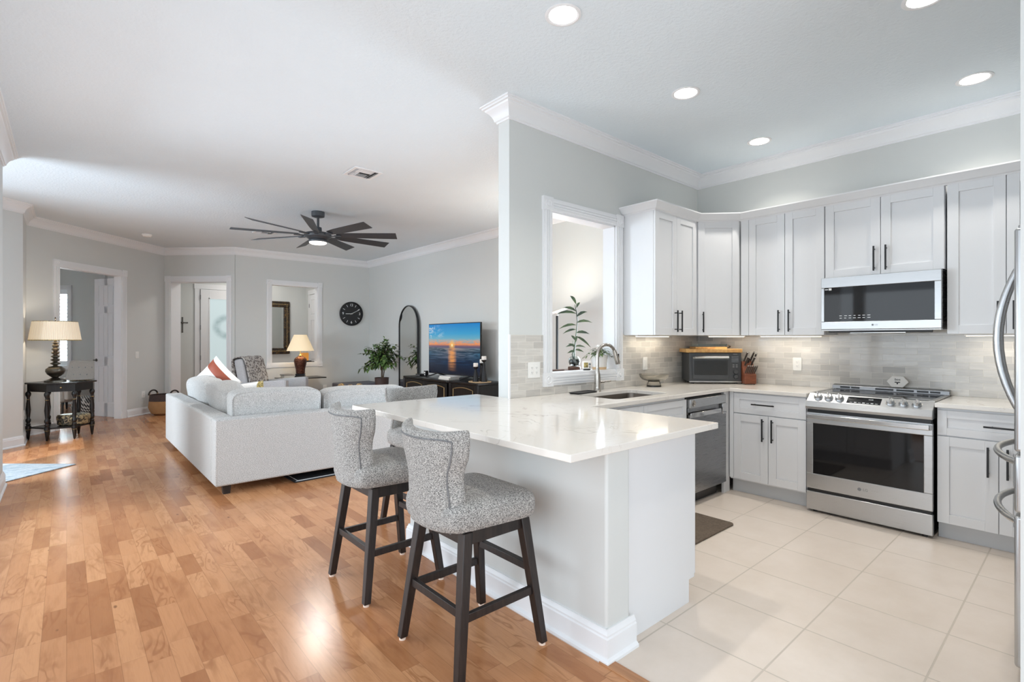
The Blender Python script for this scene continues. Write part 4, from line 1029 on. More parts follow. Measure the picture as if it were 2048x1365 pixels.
t = thing('television', 'large flat television showing a sunset over the sea on the media console', 'television', (4.75, 7.63, .772), -PI / 2)
obj('bezel', MB().box(-.012, 1.462, .004, .035, -.012, .837), 'blackplastic', t, bevel=.003); obj('rear_housing', MB().box(.2, 1.25, .035, .075, .02, .5), 'blackplastic', t, bevel=.01)
obj('screen', MB().box(0, 1.45, .001, .006, 0, .825), 'screen', t)
for x in (.25, 1.2):
    m = MB(); m.tube([(x, .02, -.005), (x - .10, -.13, -.060)], .011, 8).tube([(x, .02, -.005), (x + .10, .16, -.060)], .011, 8); obj('stand_foot', m, 'blackplastic', t)
t = thing('cable_box', 'small black media box on the console left of the television', 'box', (4.62, 7.86, .7005), -PI / 2)
obj('case', MB().box(0, .14, 0, .12, 0, .04), 'blackplastic', t, bevel=.004); obj('port_panel', MB().box(.01, .13, -.001, .002, .012, .02), 'grey_txt', t)
t = thing('small_speaker', 'small upright black device beside the television', 'speaker', (4.70, 7.72, .7005), -PI / 2)
obj('case', MB().box(0, .06, 0, .06, 0, .095), 'blackplastic', t, bevel=.004); obj('display', MB().box(.01, .05, -.001, .003, .05, .075).box(.015, .045, -.001, .003, .018, .036), 'plate', t)
for i, (z, lab, dx) in enumerate(((.7005, 'white hardback book lying below the television, bottom of the pair', 0), (.7265, 'white hardback book lying below the television, top of the pair', .015))):
    t = thing('book', lab, 'book', (4.545 + dx * .3, 7.02 - dx, z), -PI / 2 + .05 * i, 'white books below the television')
    obj('pages', MB().box(.004, .30, .004, .196, .003, .022), 'paper', t); obj('cover', MB().box(0, .302, 0, .2, 0, .003).box(0, .302, 0, .2, .022, .025).box(0, .302, .197, .2, .003, .022), 'bookwhite', t)
single('console_tray', MB().prism([(.16 * math.cos(2 * PI * k / 40), .19 * math.sin(2 * PI * k / 40)) for k in range(40)], 0, .012), 'oak', 'pale oval wooden tray under the candle holders at the console end', 'tray', (4.67, 6.075, .7005), 0, bevel=.003)
def candle_holder(x, y, h, lab, labc):
    z = .713
    t = thing('candle_holder', lab, 'candle holder', (x, y, z), 0, 'tapered black candle holders')
    obj('stem', MB().lathe([(.047, 0), (.047, .004), (.034, h * .42), (.017, h - .055), (.010, h - .038)], 24), 'black', t)
    obj('cup', MB().lathe([(.010, h - .040), (.030, h - .025), (.042, h - .004), (.044, h), (.040, h), (.028, h - .010)], 24), 'blackplastic', t)
    c = thing('pillar_candle', labc, 'candle', (x, y, z + h - .009), 0, 'white candles on the black holders')
    obj('wax', MB().lathe([(.034, 0), (.036, .004), (.036, .058), (.030, .064), (.014, .061)], 12), 'candle', c); obj('wick', MB().cyl((0, 0, .06), (0, 0, .072), .0015, n=6), 'blackplastic', c)
candle_holder(4.662, 5.965, .325, 'tallest tapered black candle holder, rightmost on the oval tray', 'white candle on the tallest black holder')
candle_holder(4.722, 6.088, .272, 'middle-height tapered black candle holder, rear of the three', 'white candle on the middle-height black holder')
candle_holder(4.585, 6.065, .222, 'shortest tapered black candle holder, in front of the television edge', 'white candle on the shortest black holder')

# arched mirror against the television wall
t = thing('arched_mirror', 'tall arched floor mirror with thin black frame leaning at the television wall', 'mirror', (4.985, 9.14, 0), math.radians(-93.1))
W_ = .80; HT = 2.0; r = W_ / 2
def arch(off, n=24):
    rr = r - off
    return [(off, off)] + [(r + rr * math.cos(PI - PI * k / n), HT - r + rr * math.sin(PI - PI * k / n)) for k in range(n + 1)] + [(W_ - off, off)]
a0, a1 = arch(0), arch(.016)
m = MB(); n_ = len(a0)
m.loops([[(x, 0, z) for x, z in a0], [(x, 0, z) for x, z in a1], [(x, .035, z) for x, z in a1], [(x, .035, z) for x, z in a0], [(x, 0, z) for x, z in a0]], False, False)
obj('frame', m, 'black', t); obj('mirror_glass', MB().loops([[(x, .014, z) for x, z in arch(.014)], [(x, .03, z) for x, z in arch(.014)]]), 'mirror', t, smooth=False)

# wall clock
t = thing('wall_clock', 'round black wall clock with silver hands and numerals', 'clock', (4.614, YC, 1.895), 0)
m = MB(); m.M = RX(PI / 2); m.lathe([(.255, 0), (.258, .02), (.256, .045), (.246, .050), (.236, .046), (.234, .022)], 64, cap0=True, cap1=False); obj('rim', m, 'black', t)
m = MB(); m.M = RX(PI / 2); m.lathe([(.236, .018), (.236, .022)], 64); dl = obj('dial', m, 'blackplastic', t)
m = MB()
for k in range(12):
    if k % 3: a = PI / 2 - k * PI / 6; m.M = T(.19 * math.cos(a), -.0222, .19 * math.sin(a)) @ RY(-(a - PI / 2)); m.box(-.0035, .0035, -.002, .001, -.026, .026)
m.M = Matrix.Identity(4)
for s_, a in (('12', PI / 2), ('3', 0), ('6', -PI / 2), ('9', PI)): text_mb(m, s_, .075, T(.185 * math.cos(a), -.0226, .185 * math.sin(a)) @ FRONT)
obj('numerals', m, 'screen_txt', dl)
def hand(a, L0, L1, w_):
    m = MB(); m.M = T(0, -.028, 0) @ RY(-(a - PI / 2)); m.prism([(-w_, -.002), (w_, -.002), (w_, .001), (-w_, .001)], -L0, L1); return obj('hand', m, 'chrome', t)
hand(PI / 2 - 2 * PI * 10.5 / 60, .03, .20, .006); hand(PI + .02, .03, .13, .007)
m = MB(); m.M = RX(PI / 2); m.lathe([(.012, .022), (.012, .034), (.004, .036)], 16); obj('hub', m, 'chrome', t)

# ---------------------------------------------------------------- ceiling fan, vents, detector, recessed lamps
FX, FY = 2.535, 6.846
t = thing('ceiling_fan', 'dark grey nine-blade ceiling fan with lit centre lamp over the living room', 'ceiling fan', (FX, FY, 2.64))
obj('canopy', MB().lathe([(.055, .335), (.082, .345), (.084, .365), (.084, .408)], 28), 'fan', t)
obj('downrod', MB().cyl((0, 0, .19), (0, 0, .34), .016), 'fan', t)
obj('motor_housing', MB().lathe([(.10, .03), (.125, .045), (.165, .070), (.175, .095), (.165, .118), (.12, .130), (.05, .138), (.045, .20), (.030, .205)], 36), 'fan', t)
lk = obj('light_kit', MB().lathe([(.118, .0), (.122, .02), (.115, .035)], 36), 'fan', t)
obj('lens', MB().lathe([(.02, -.026), (.09, -.022), (.110, -.010), (.112, .002)], 36), 'fanlens', t)
for k in range(9):
    a = math.radians(3 + 40 * k)
    m = MB(); m.M = RZ(a) @ T(0, 0, .098) @ RX(math.radians(-20))
    m.loops([[(x, -.058 * w_, -.003), (x, .058 * w_, -.003), (x, .058 * w_, .003), (x, -.058 * w_, .003)] for x, w_ in ((.24, .75), (.40, 1.0), (.98, 1.22), (1.035, 1.22))]); b = obj('blade', m, 'fan', t)
    m = MB(); m.M = RZ(a); m.box(.12, .30, -.022, .022, .080, .090).box(.22, .29, -.035, .035, .086, .094); obj('blade_arm', m, 'fan', b, bevel=.003)
lp = area('ceiling_fan_lamp', (0, 0, -.035), (0, 0, 0), .30, .30, 34, (1, .98, .95), shape='DISK'); lp.parent = t
def vent(label, x, y, a, s=.30):
    t = thing('ceiling_vent', label, 'vent', (x, y, H), a)
    h = s / 2; m = MB()
    m.box(-h, h, -h, -h + .03, -.012, 0).box(-h, h, h - .03, h, -.012, 0).box(-h, -h + .03, -h + .03, h - .03, -.012, 0).box(h - .03, h, -h + .03, h - .03, -.012, 0); obj('frame', m, 'trim', t, bevel=.003)
    obj('duct', MB().box(-h + .03, h - .03, -h + .03, h - .03, -.003, -.0005), 'hole', t)
    m = MB()
    for k in range(4):
        m.M = T(-.04 + .0 * k, h - .055 - .026 * k, -.010) @ RX(.6); m.box(-h * .45, h * .62, -.011, .011, -.001, .001)
        m.M = T(-h + .045 + .022 * (k % 3), 0, -.010) @ RY(.7); m.box(-.009, .009, -h + .03, h - .03, -.001, .001)
        m.M = T(h - .050 - .026 * (k % 2), 0, -.010) @ RY(-.7); m.box(-.012, .012, -h + .03, h - .03, -.001, .001)
    m.M = T(-.02, -h + .075, -.011); m.box(-h * .5, h * .62, -.04, .045, -.001, .001)
    obj('louvre', m, 'trim', t)
vent('square white ceiling vent nearer the camera than the fan', 2.29, 4.943, .0)
vent('square white ceiling vent behind the left fan blades', 2.371, 8.668, 0)
t = thing('smoke_detector', 'small round white smoke detector near the double door wall', 'detector', (.983, 10.135, H))
obj('housing', MB().lathe([(.070, -.001), (.070, -.018), (.052, -.040), (.02, -.044)], 28), 'plate', t); obj('test_button', MB().lathe([(.012, -.043), (.012, -.047)], 14, (.0, 0, 0)), 'plate', t)
CL = ('recessed ceiling lamp nearest the camera, large lit opening above the peninsula', 'recessed ceiling lamp above the sink, beyond the nearest one', 'recessed ceiling lamp deepest in the kitchen corner', 'recessed ceiling lamp over the range side, at the right', 'recessed ceiling lamp cut by the top edge of the photo')
for (x, y), lab in zip(CANS, CL):
    t = thing('recessed_light', lab, 'ceiling light', (x, y, H), 0, 'recessed kitchen lamps')
    obj('trim_ring', MB().lathe([(.096, -.0005), (.096, -.004), (.084, -.007), (.074, -.003), (.074, .001)], 40, cap0=False, cap1=False), 'trim', t)
    obj('reflector', MB().lathe([(.0755, -.002), (.050, .085), (.052, .085), (.0775, -.002)], 40, cap0=False, cap1=False), 'trim', t, angle=60)
    obj('lens', MB().lathe([(.051, .083), (.051, .088)], 32), 'lens', t)
    lp = area('recessed_lamp', (0, 0, .080), (0, 0, 0), 0.09, .09, 11, (1, .95, .87), shape='DISK'); lp.parent = t
# ---------------------------------------------------------------- plants
def leaf_add(m, base, d, L, w, droop=.25, fold=.25, face=None):
    d = Vector(d).normalized(); up = Vector((0, 0, 1)); s_ = d.cross(up if face is None else Vector(face))
    s_ = s_.normalized() if s_.length > 1e-4 else Vector((1, 0, 0)); nrm = s_.cross(d)
    base = Vector(base); pts = []
    for k, ww in ((0, .05), (.25, .8), (.5, 1.0), (.75, .65), (1, .02)):
        c = base + d * (L * k) - up * (droop * L * k * k)
        pts.append([c - s_ * w * ww + nrm * w * ww * fold, c, c + s_ * w * ww + nrm * w * ww * fold])
    vs_ = [tuple(p) for r in pts for p in r]; fs = []
    for i in range(4):
        for j in range(2): fs.append((i * 3 + j, i * 3 + j + 1, (i + 1) * 3 + j + 1, (i + 1) * 3 + j))
    m.add(vs_, fs)
rnd = random.Random(11)
PX, PY = 4.50, 8.90
t = thing('potted_ficus', 'bushy green ficus in a dark woven planter in front of the arched mirror', 'plant', (PX, PY, 0))
obj('planter', MB().lathe([(.095, 0), (.10, .02), (.118, .30), (.130, .60), (.134, .62), (.120, .62), (.116, .58)], 28, cap1=True), 'planter', t)
tr = MB(); lv = MB()
tr.tube([(0, 0, .55), (.01, .01, .75), (-.01, 0, .95), (0, .01, 1.05)], [.018, .016, .013, .009], 8).tube([(.02, 0, .55), (.04, -.02, .75), (.07, -.03, .98)], [.012, .010, .007], 8)
for k in range(78):
    a = rnd.uniform(0, 2 * PI); el = rnd.uniform(-.35, 1.35); R_ = rnd.uniform(.18, .42) * (1.0 if el < .7 else .95)
    z0 = rnd.uniform(.82, 1.02); p0 = Vector((0, 0, z0)); d = Vector((math.cos(a) * math.cos(el), math.sin(a) * math.cos(el), math.sin(el) * 1.0))
    p1 = p0 + d * R_ * .55 + Vector((0, 0, .05)); p2 = p0 + d * R_ + Vector((0, 0, -.05 if el < .6 else .02))
    tr.tube([p0, p1, p2], [.004, .003, .0015], 5)
    for q in range(11):
        s_ = .25 + .75 * q / 10; b = p0.lerp(p1, s_ * 2) if s_ < .5 else p1.lerp(p2, s_ * 2 - 1)
        dd = d + Vector((rnd.uniform(-1, 1), rnd.uniform(-1, 1), rnd.uniform(-.9, .35)))
        leaf_add(lv, b, dd, rnd.uniform(.065, .10), rnd.uniform(.020, .030), .45)
obj('trunk', tr, 'bark', t); obj('foliage', lv, 'leaf', t, angle=80)
obj('soil', MB().lathe([(.02, .585), (.115, .585), (.115, .59), (.02, .592)], 20), 'bark', t)

# ---------------------------------------------------------------- through the kitchen pass-through
single('ledge_table', MB().box(0, .95, 0, .30, 1.035, 1.066).box(.02, .06, .02, .28, 0, 1.035).box(.89, .93, .02, .28, 0, 1.035), 'walnut', 'narrow walnut ledge table behind the pass-through opening', 'table', (2.74, 2.93, 0), 0, bevel=.004)
t = thing('floor_lamp', 'slim black floor lamp with tilted disc head lighting the wall behind the pass-through', 'floor lamp', (4.46, 4.275, 0))
obj('base', MB().lathe([(.13, 0), (.13, .02), (.02, .026)], 32), 'black', t); obj('pole', MB().cyl((0, 0, .02), (0, 0, 1.63), .014), 'black', t)
hd = MB(); hd.M = T(-.02, .02, 1.665) @ RZ(math.radians(-40)) @ RY(math.radians(-20)); hd.lathe([(.16, -.012), (.165, 0), (.16, .006), (.05, -.002)], 40); obj('disc_head', hd, 'plate', t)
hd = MB(); hd.M = T(-.02, .02, 1.668) @ RZ(math.radians(-40)) @ RY(math.radians(-20)); hd.lathe([(.14, .0045), (.14, .0065)], 40); obj('led_disc', hd, 'led', t)
obj('hinge', MB().cyl((0, 0, 1.625), (0, 0, 1.66), .018), 'plate', t)
lo_ = area('floor_lamp_glow', (-.02, .02, 1.683), (0, 0, 0), .26, .26, 11, (1, .94, .84), shape='DISK'); lo_.rotation_euler = Vector((-.16, .26, .94)).to_track_quat('-Z', 'Y').to_euler(); lo_.parent = t
# bamboo in a globe vase
t = thing('bamboo_plant', 'tall lucky bamboo growing in a round glass vase on a wooden disc', 'plant', (3.37, 3.02, 1.0665))
obj('wooden_base', MB().lathe([(.052, 0), (.056, .006), (.056, .030), (.050, .034)], 28), 'walnut', t)
obj('vase', MB().lathe([(.026, .036), (.044, .050), (.053, .078), (.048, .104), (.032, .122), (.029, .121), (.044, .103), (.049, .078), (.042, .054), (.024, .042)], 28), 'glass', t)
obj('pebbles', MB().lathe([(.02, .044), (.040, .056), (.047, .078), (.042, .096), (.005, .098)], 24), 'pebbles', t)
tr = MB(); lv = MB()
paths = [[(0, 0, .06), (.0, 0, .18), (.015, -.005, .30), (.03, -.01, .44), (.015, -.01, .52), (-.005, -.01, .58)], [(.01, .01, .06), (-.012, .012, .14), (.01, .01, .20), (-.01, .01, .26)]]
for p in paths: tr.tube(p, [.006] * 2 + [.0045] * (len(p) - 3) + [.002], 8)
def side(d2):  # directions in the plane facing the room: right is (.75,-.66)
    return Vector((.75 * d2[0], -.66 * d2[0], d2[1]))
for z, dx, dz, L in ((.58, -.3, .8, .16), (.55, .2, .6, .10), (.50, -.8, .35, .20), (.52, -.6, .5, .16), (.47, .6, .7, .15), (.42, .7, .35, .16), (.40, -.9, .2, .16), (.36, -.8, .1, .12), (.33, .5, .2, .13), (.30, .7, -.2, .14), (.26, -.3, .7, .10), (.24, .1, .8, .12), (.22, -.7, .2, .09), (.20, -.4, .5, .10), (.18, .5, .1, .08), (.17, -.6, .1, .07), (.21, .8, .3, .10)):
    x0 = .02 * min(1, max(0, (z - .15) / .25)); leaf_add(lv, (x0, -.006, z), side((dx, dz)), L, .014 if L > .12 else .011, .45, .15, (rnd.uniform(-.9, -.4), rnd.uniform(-.9, -.4), rnd.uniform(-.2, .6)))
obj('stem', tr, 'leaf2', t); obj('foliage', lv, 'leaf2', t, angle=80)
# timer
t = thing('kitchen_timer', 'small white digital clock with green display on the pass-through sill', 'timer', (3.268, 2.835, 1.0795), math.radians(-30))
obj('case', MB().box(0, .082, 0, .028, .008, .078), 'pot_w', t, bevel=.012, seg=3); obj('display', MB().box(.010, .048, -.002, .002, .022, .064), 'gold_fabric', t, bevel=.002)
m = MB(); m.M = T(.062, 0, .050) @ RX(PI / 2); m.lathe([(.010, 0), (.010, .003), (.002, .004)], 14); m.M = T(.062, 0, .026) @ RX(PI / 2); m.lathe([(.007, 0), (.007, .003), (.002, .004)], 14); obj('button', m, 'grey_txt', t)
obj('stand', MB().box(.012, .07, -.002, .03, 0, .010), 'blackplastic', t, bevel=.003)
# white patterned pot
t = thing('succulent_pot', 'white diamond-patterned pot with trailing green plant and white flower on the sill', 'plant', (3.475, 2.825, 1.0795))
m = MB(); n = 32; ls = []
for k in range(13):
    z = .022 + .102 * k / 12; r = .058 + .012 * k / 12
    ls.append([((r + (.003 if (j + k) % 2 else -.001)) * math.cos(2 * PI * j / n), (r + (.003 if (j + k) % 2 else -.001)) * math.sin(2 * PI * j / n), z) for j in range(n)])
m.loops(ls); obj('pot', m, 'pot_w', t, angle=12)
obj('pot_stand', MB().lathe([(.060, .0), (.062, .022), (.055, .022), (.04, .018), (.04, 0)], 24), 'oak', t)
lv = MB()
for k in range(150):
    a = rnd.uniform(0, 2 * PI); r = rnd.uniform(0, .06); b = (r * math.cos(a), r * math.sin(a), .122 + rnd.uniform(0, .05))
    leaf_add(lv, b, (math.cos(a), math.sin(a), rnd.uniform(-.1, .9)), rnd.uniform(.035, .075), .007, .6, .3)
for k in range(14):
    leaf_add(lv, (.055 + .006 * k, -.045 - .004 * k, .13 - .005 * k), (rnd.uniform(.2, 1), rnd.uniform(-1, .2), rnd.uniform(-.3, .4)), .035, .007, .4, .3)
    leaf_add(lv, (-.05 - .004 * k, .04 + .003 * k, .15 - .004 * k), (rnd.uniform(-1, -.2), rnd.uniform(-.2, 1), rnd.uniform(-.3, .4)), .035, .007, .4, .3)
obj('foliage', lv, 'leaf', t, angle=80)
m = MB()
for k in range(7):
    a = 2 * PI * k / 7; leaf_add(m, (-.01, .005, .185), (math.cos(a), math.sin(a), .7), .05, .022, .5, .35)
m.ball((-.01, .005, .20), .014); obj('flower', m, 'petal', t, angle=80)
single('sill_tray', MB().loops([[(x, y, 0) for x, y in rrect(.01, .24, .01, .10, .03)], [(x, y, .016) for x, y in rrect(0, .25, 0, .11, .03)], [(x, y, .010) for x, y in rrect(.02, .23, .02, .09, .03)]]), 'walnut', 'shallow dark tray at the left end of the pass-through ledge', 'tray', (2.93, 2.94, 1.0665), 0)

# ---------------------------------------------------------------- far end of the living room
# armchair facing the kitchen (local +x is its front)
t = thing('armchair', 'pale grey upholstered armchair by the clock wall, angled towards the kitchen', 'armchair', (2.76, 9.50, 0), -R4)
for s_ in (-1, 1):
    obj('armrest', MB().loops([[(-.40, s_ * .36 - .055, .12), (.40, s_ * .36 - .055, .12), (.40, s_ * .36 + .055, .12), (-.40, s_ * .36 + .055, .12)], [(-.40, s_ * .36 - .055, .60), (.40, s_ * .36 - .055, .665), (.40, s_ * .36 + .055, .665), (-.40, s_ * .36 + .055, .60)]]), 'armchair', t, bevel=.02, seg=3)
    obj('arm_front', MB().box(.398, .412, s_ * .36 - .05, s_ * .36 + .05, .14, .65), 'armchair', t, bevel=.006)
obj('seat_base', MB().box(-.38, .38, -.305, .305, .14, .32), 'armchair', t, bevel=.01)
obj('seat_cushion', place(cushion_mb(.37, .30, .085, .25, wob=.002), T(.03, 0, .40)), 'cream_fabric', t, angle=60)
m = MB(); m.M = T(-.36, 0, .32) @ RY(-.20); m.box(-.085, .085, -.30, .30, 0, .70); obj('backrest', m, 'armchair', t, bevel=.05, seg=4)
for x in (-.34, .34):
    for y in (-.34, .34): obj('leg', MB().cyl((x, y, .14), (x * 1.06, y * 1.03, 0), .022, .015, 10), 'espresso', t)
# leopard throw over the backrest
m = MB(); ls = []
prof = [(.115, .10), (.11, .30), (.105, .50), (.10, .65), (.085, .705), (.03, .722), (-.03, .722), (-.085, .705), (-.10, .65), (-.108, .50), (-.12, .33)]
for j in range(17):
    y = -.305 + .58 * j / 16; row = []
    for k, (x, z) in enumerate(prof):
        w_ = .008 * math.sin(j * 1.3 + k * .5); fall = .05 * (j / 16) if k < 3 else 0
        row.append((x + w_ + (.012 if k < 4 else 0), y + .01 * math.sin(k * 1.1), z + .006 * math.sin(j * .9) - (fall if k == 0 else 0)))
    ls.append(row)
m.loops(ls, False, False, closed=False); m.v = [tuple(T(-.36, 0, .32) @ RY(-.20) @ Vector(p)) for p in m.v]
o = obj('throw_blanket', m, 'leopard', None, angle=80); so = o.modifiers.new('thickness', 'SOLIDIFY'); so.thickness = .014; so.offset = 1
o.location = (2.76, 9.50, 0); o.rotation_euler = (0, 0, -R4); tag(o, 'grey leopard-print knitted throw draped over the armchair back', 'blanket')
# end table with lamp and books
t = thing('end_table', 'slim dark end table with thin top beside the armchair', 'table', (3.42, 10.16, 0))
obj('tabletop', MB().box(-.40, .42, -.24, .26, .588, .607), 'ebony', t, bevel=.004)
obj('pedestal', MB().cyl((-.12, 0, .02), (-.12, 0, .59), .03), 'ebony', t); obj('base', MB().lathe([(.19, 0), (.19, .015), (.04, .03)], 28, (-.12, 0, 0)), 'ebony', t)
t = thing('table_lamp', 'brown hammered ceramic table lamp with cream shade on the end table', 'lamp', (3.40, 10.10, .6075))
obj('stand', MB().lathe([(.115, 0), (.12, .012), (.10, .03), (.088, .05), (.098, .058), (.095, .072)], 6), 'blackplastic', t)
obj('vase_body', MB().lathe([(.075, .072), (.082, .09), (.085, .16), (.105, .25), (.118, .315), (.112, .355), (.085, .385), (.060, .40), (.045, .41), (.045, .42)], 36), 'brownlamp', t)
obj('neck', MB().cyl((0, 0, .42), (0, 0, .56), .010).lathe([(.03, .42), (.02, .44), (.012, .45)], 20), 'gold', t)
obj('lamp_shade', MB().lathe([(.245, .515), (.112, .825)], 90, cap0=False, cap1=False, rip=.003, ripn=1), 'shade_r', t, angle=80)
l = point('table_lamp_bulb', (0, 0, .66), 4.5, (1, .80, .55), .04); l.parent = t
for i, (z, lab, w_, d_, h_) in enumerate(((.6075, 'brown hardback book at the bottom of the small stack on the end table', .20, .15, .055), (.663, 'dark thin book on top of the small stack on the end table', .17, .13, .02))):
    b = thing('book', lab, 'book', (3.07, 10.0, z), .1 + .2 * i, 'books on the end table')
    obj('pages', MB().box(.003, w_ - .003, .003, d_ - .004, .004, h_ - .004), 'paper', b); obj('cover', MB().box(0, w_, 0, d_, 0, .004).box(0, w_, 0, d_, h_ - .004, h_).box(0, w_, d_ - .004, d_, .004, h_ - .004), 'bookred' if i == 0 else 'blackplastic', b)
# ottoman bench, coffee table with balls
t = thing('ottoman', 'long dark plum-grey leather ottoman against the clock wall', 'ottoman', (4.10, 9.62, 0))
obj('lid', MB().box(-.01, .80, -.01, .66, .36, .455), 'ottoman', t, bevel=.02, seg=3); obj('box', MB().box(0, .79, 0, .65, .04, .36), 'ottoman', t, bevel=.008)
for x in (.04, .75):
    for y in (.04, .61): obj('foot', MB().cyl((x, y, 0), (x, y, .05), .02, n=12), 'blackplastic', t)
t = thing('coffee_table', 'low dark coffee table mostly hidden inside the L of the sofa', 'table', (3.35, 7.95, 0))
obj('tabletop', MB().prism(rrect(-.1, .55, -.1, .62, .06), .425, .45), 'ebony', t, bevel=.004)
for x in (-.04, .49):
    for y in (-.04, .56): obj('leg', MB().box(x - .02, x + .02, y - .02, y + .02, 0, .425), 'ebony', t)
t = thing('decor_bowl', 'shallow gold-rimmed bowl holding marbled balls, on the coffee table', 'bowl', (3.60, 8.26, .4505))
obj('bowl', MB().lathe([(.06, 0), (.08, .006), (.20, .05), (.205, .052), (.195, .054), (.08, .014), (.01, .012)], 36), 'gilt_box', t)
for i, (x, y, lab) in enumerate(((-.115, .10, 'marbled brown decorative ball, leftmost in the bowl'), (0, .0, 'marbled brown decorative ball in the middle of the bowl'), (.115, -.10, 'marbled brown decorative ball, rightmost in the bowl'))):
    b = single('decorative_ball', MB().ball((0, 0, 0), .058, n=24, m=14), 'balls', lab, 'ball', (3.60 + x, 8.26 + y, .4505 + (.076 if i == 1 else .096)), .7 * i, 'marbled balls in the bowl')
# the clock-wall opening: candle on dark books
for i, (z, lab, w_) in enumerate(((.8825, 'dark slate coaster tray lying on the sill of the clock-wall opening, lower of two', .26), (.8965, 'dark slate tray under the amber candle, upper of two', .20))):
    single('slate_tray', MB().box(-w_ / 2, w_ / 2, -.06, .06, 0, .013), 'blackplastic', lab, 'tray', (3.70 - .03 * i, 10.60 + .0 * i, z), .12 * i, bevel=.003)
single('pillar_candle', MB().box(-.07, .07, -.045, .045, 0, .16), 'amber', 'square amber candle block on the sill behind the brown lamp', 'candle', (3.655, 10.615, .9105), .1, bevel=.01, seg=3)
# ornate mirror in the foyer
t = thing('ornate_mirror', 'dark antique gilt framed mirror on the foyer wall, seen through the clock-wall opening', 'mirror', (3.02, 12.64, 1.0), 0)
w, h = .98, 1.24
m = MB(); m.box(0, w, -.05, 0, 0, .14).box(0, w, -.05, 0, h - .14, h).box(0, .14, -.05, 0, .14, h - .14).box(w - .14, w, -.05, 0, .14, h - .14)
f = obj('frame', m, 'gilt_frame', t, bevel=.02, seg=3)
m = MB()
for k in range(26): 
    for zz in (.07, h - .07): m.ball((.07 + (w - .14) * k / 25, -.052, zz), .012, .008, .012, 8, 6)
for k in range(1, 32):
    for xx in (.07, w - .07): m.ball((xx, -.052, .07 + (h - .14) * k / 32), .012, .008, .012, 8, 6)
obj('beading', m, 'gold', f); obj('mirror_glass', MB().box(.13, w - .13, -.02, -.008, .13, h - .13), 'mirror', t)

# six-panel door builder (local x along width from the hinge, front at y=0)
def six_panel(parent, w, h, t=.036, name='door_leaf'):
    m = MB(); st = .105; m.box(0, w, .010, t - .010, 0, h)
    rows = [(.24, .88), (1.04, h - .60), (h - .48, h - .12)]
    for y0, y1 in ((0, .010), (t - .010, t)):
        m.box(0, st, y0, y1, 0, h).box(w - st, w, y0, y1, 0, h).box(w / 2 - st / 2.4, w / 2 + st / 2.4, y0, y1, 0, h)
        zc = [0] + [v for r in rows for v in r] + [h]
        for k in range(0, len(zc), 2): m.box(st, w - st, y0, y1, zc[k], zc[k + 1])
        for z0, z1 in rows:
            for x0, x1 in ((st, w / 2 - st / 2.4), (w / 2 + st / 2.4, w - st)):
                g = .022; ya, yb = (y0 + .002, y1) if y0 == 0 else (y0, y1 - .002)
                m.box(x0 + g, x1 - g, ya, yb, z0 + g, z1 - g)
    return obj(name, m, 'trim', parent, bevel=.0025, smooth=False)
# study door leaf standing open into the study, hinged at the right jamb
k = math.sqrt(.5); hx0, hy0 = -.423 + 1.575 * k - .02 * k, 9.727 + 1.575 * k + .13 * k
t = thing('door_1', None, None, (.690, 11.060, 0), math.radians(119)); t['kind'] = 'structure'
m = six_panel(t, .60, 2.40)
for z in (.30, .95, 1.55, 2.20): obj('hinge', MB().cyl((-.008, .0, z), (-.008, .0, z + .10), .008, n=10).box(-.006, .05, .034, .040, z, z + .10).box(-.012, .004, -.03, .0, z, z + .1), 'steel', t)
obj('door_handle', MB().cyl((.545, .036, .98), (.545, .085, .98), .010).tube([(.545, .080, .98), (.50, .084, .982), (.45, .080, .98)], [.010, .008, .006], 8).cyl((.545, .034, .98), (.545, .042, .98), .026), 'pewter', t)
# foyer doors
t = thing('door_2', None, None, (2.16, 12.64, 0), 0); t['kind'] = 'structure'
m = MB(); w, h = .92, 2.42; m.box(0, .16, -.045, 0, 0, h).box(w - .16, w, -.045, 0, 0, h).box(.16, w - .16, -.045, 0, 0, .50).box(.16, w - .16, -.045, 0, h - .19, h); obj('door_leaf', m, 'trim', t, bevel=.003, smooth=False)
obj('frosted_glass', MB().box(.15, w - .15, -.03, -.018, .48, h - .18), 'doorglass', t)
m = MB(); m.box(.15, .172, -.052, -.04, .49, h - .18).box(w - .172, w - .15, -.052, -.04, .49, h - .18).box(.15, w - .15, -.052, -.04, .485, .507).box(.15, w - .15, -.052, -.04, h - .20, h - .18); obj('glazing_bead', m, 'trim', t)
m = MB(); m.box(-.105, -.008, -.025, 0, 0, h + .008).box(w + .008, w + .105, -.025, 0, 0, h + .008).box(-.115, w + .115, -.028, 0, h + .008, h + .115); obj('door_casing', m, 'trim', t, bevel=.003)
for z in (.25, .9, 1.55, 2.2): obj('hinge', MB().cyl((-.002, -.047, z), (-.002, -.047, z + .1), .007, n=8), 'grey_txt', t)
t = thing('door_3', None, None, (4.39, 12.33, 0), -PI / 2); t['kind'] = 'structure'
g_ = six_panel(t, .80, 2.40, name='door_leaf'); g_.location = (0, -.03, 0)
m = MB(); m.box(-.10, -.004, -.025, 0, 0, 2.41).box(.804, .90, -.025, 0, 0, 2.41).box(-.11, .91, -.028, 0, 2.41, 2.515); obj('door_casing', m, 'trim', t, bevel=.003)
for z in (.3, 1.2, 2.1): obj('hinge', MB().cyl((.0, -.034, z), (.0, -.034, z + .09), .007, n=8), 'grey_txt', t)
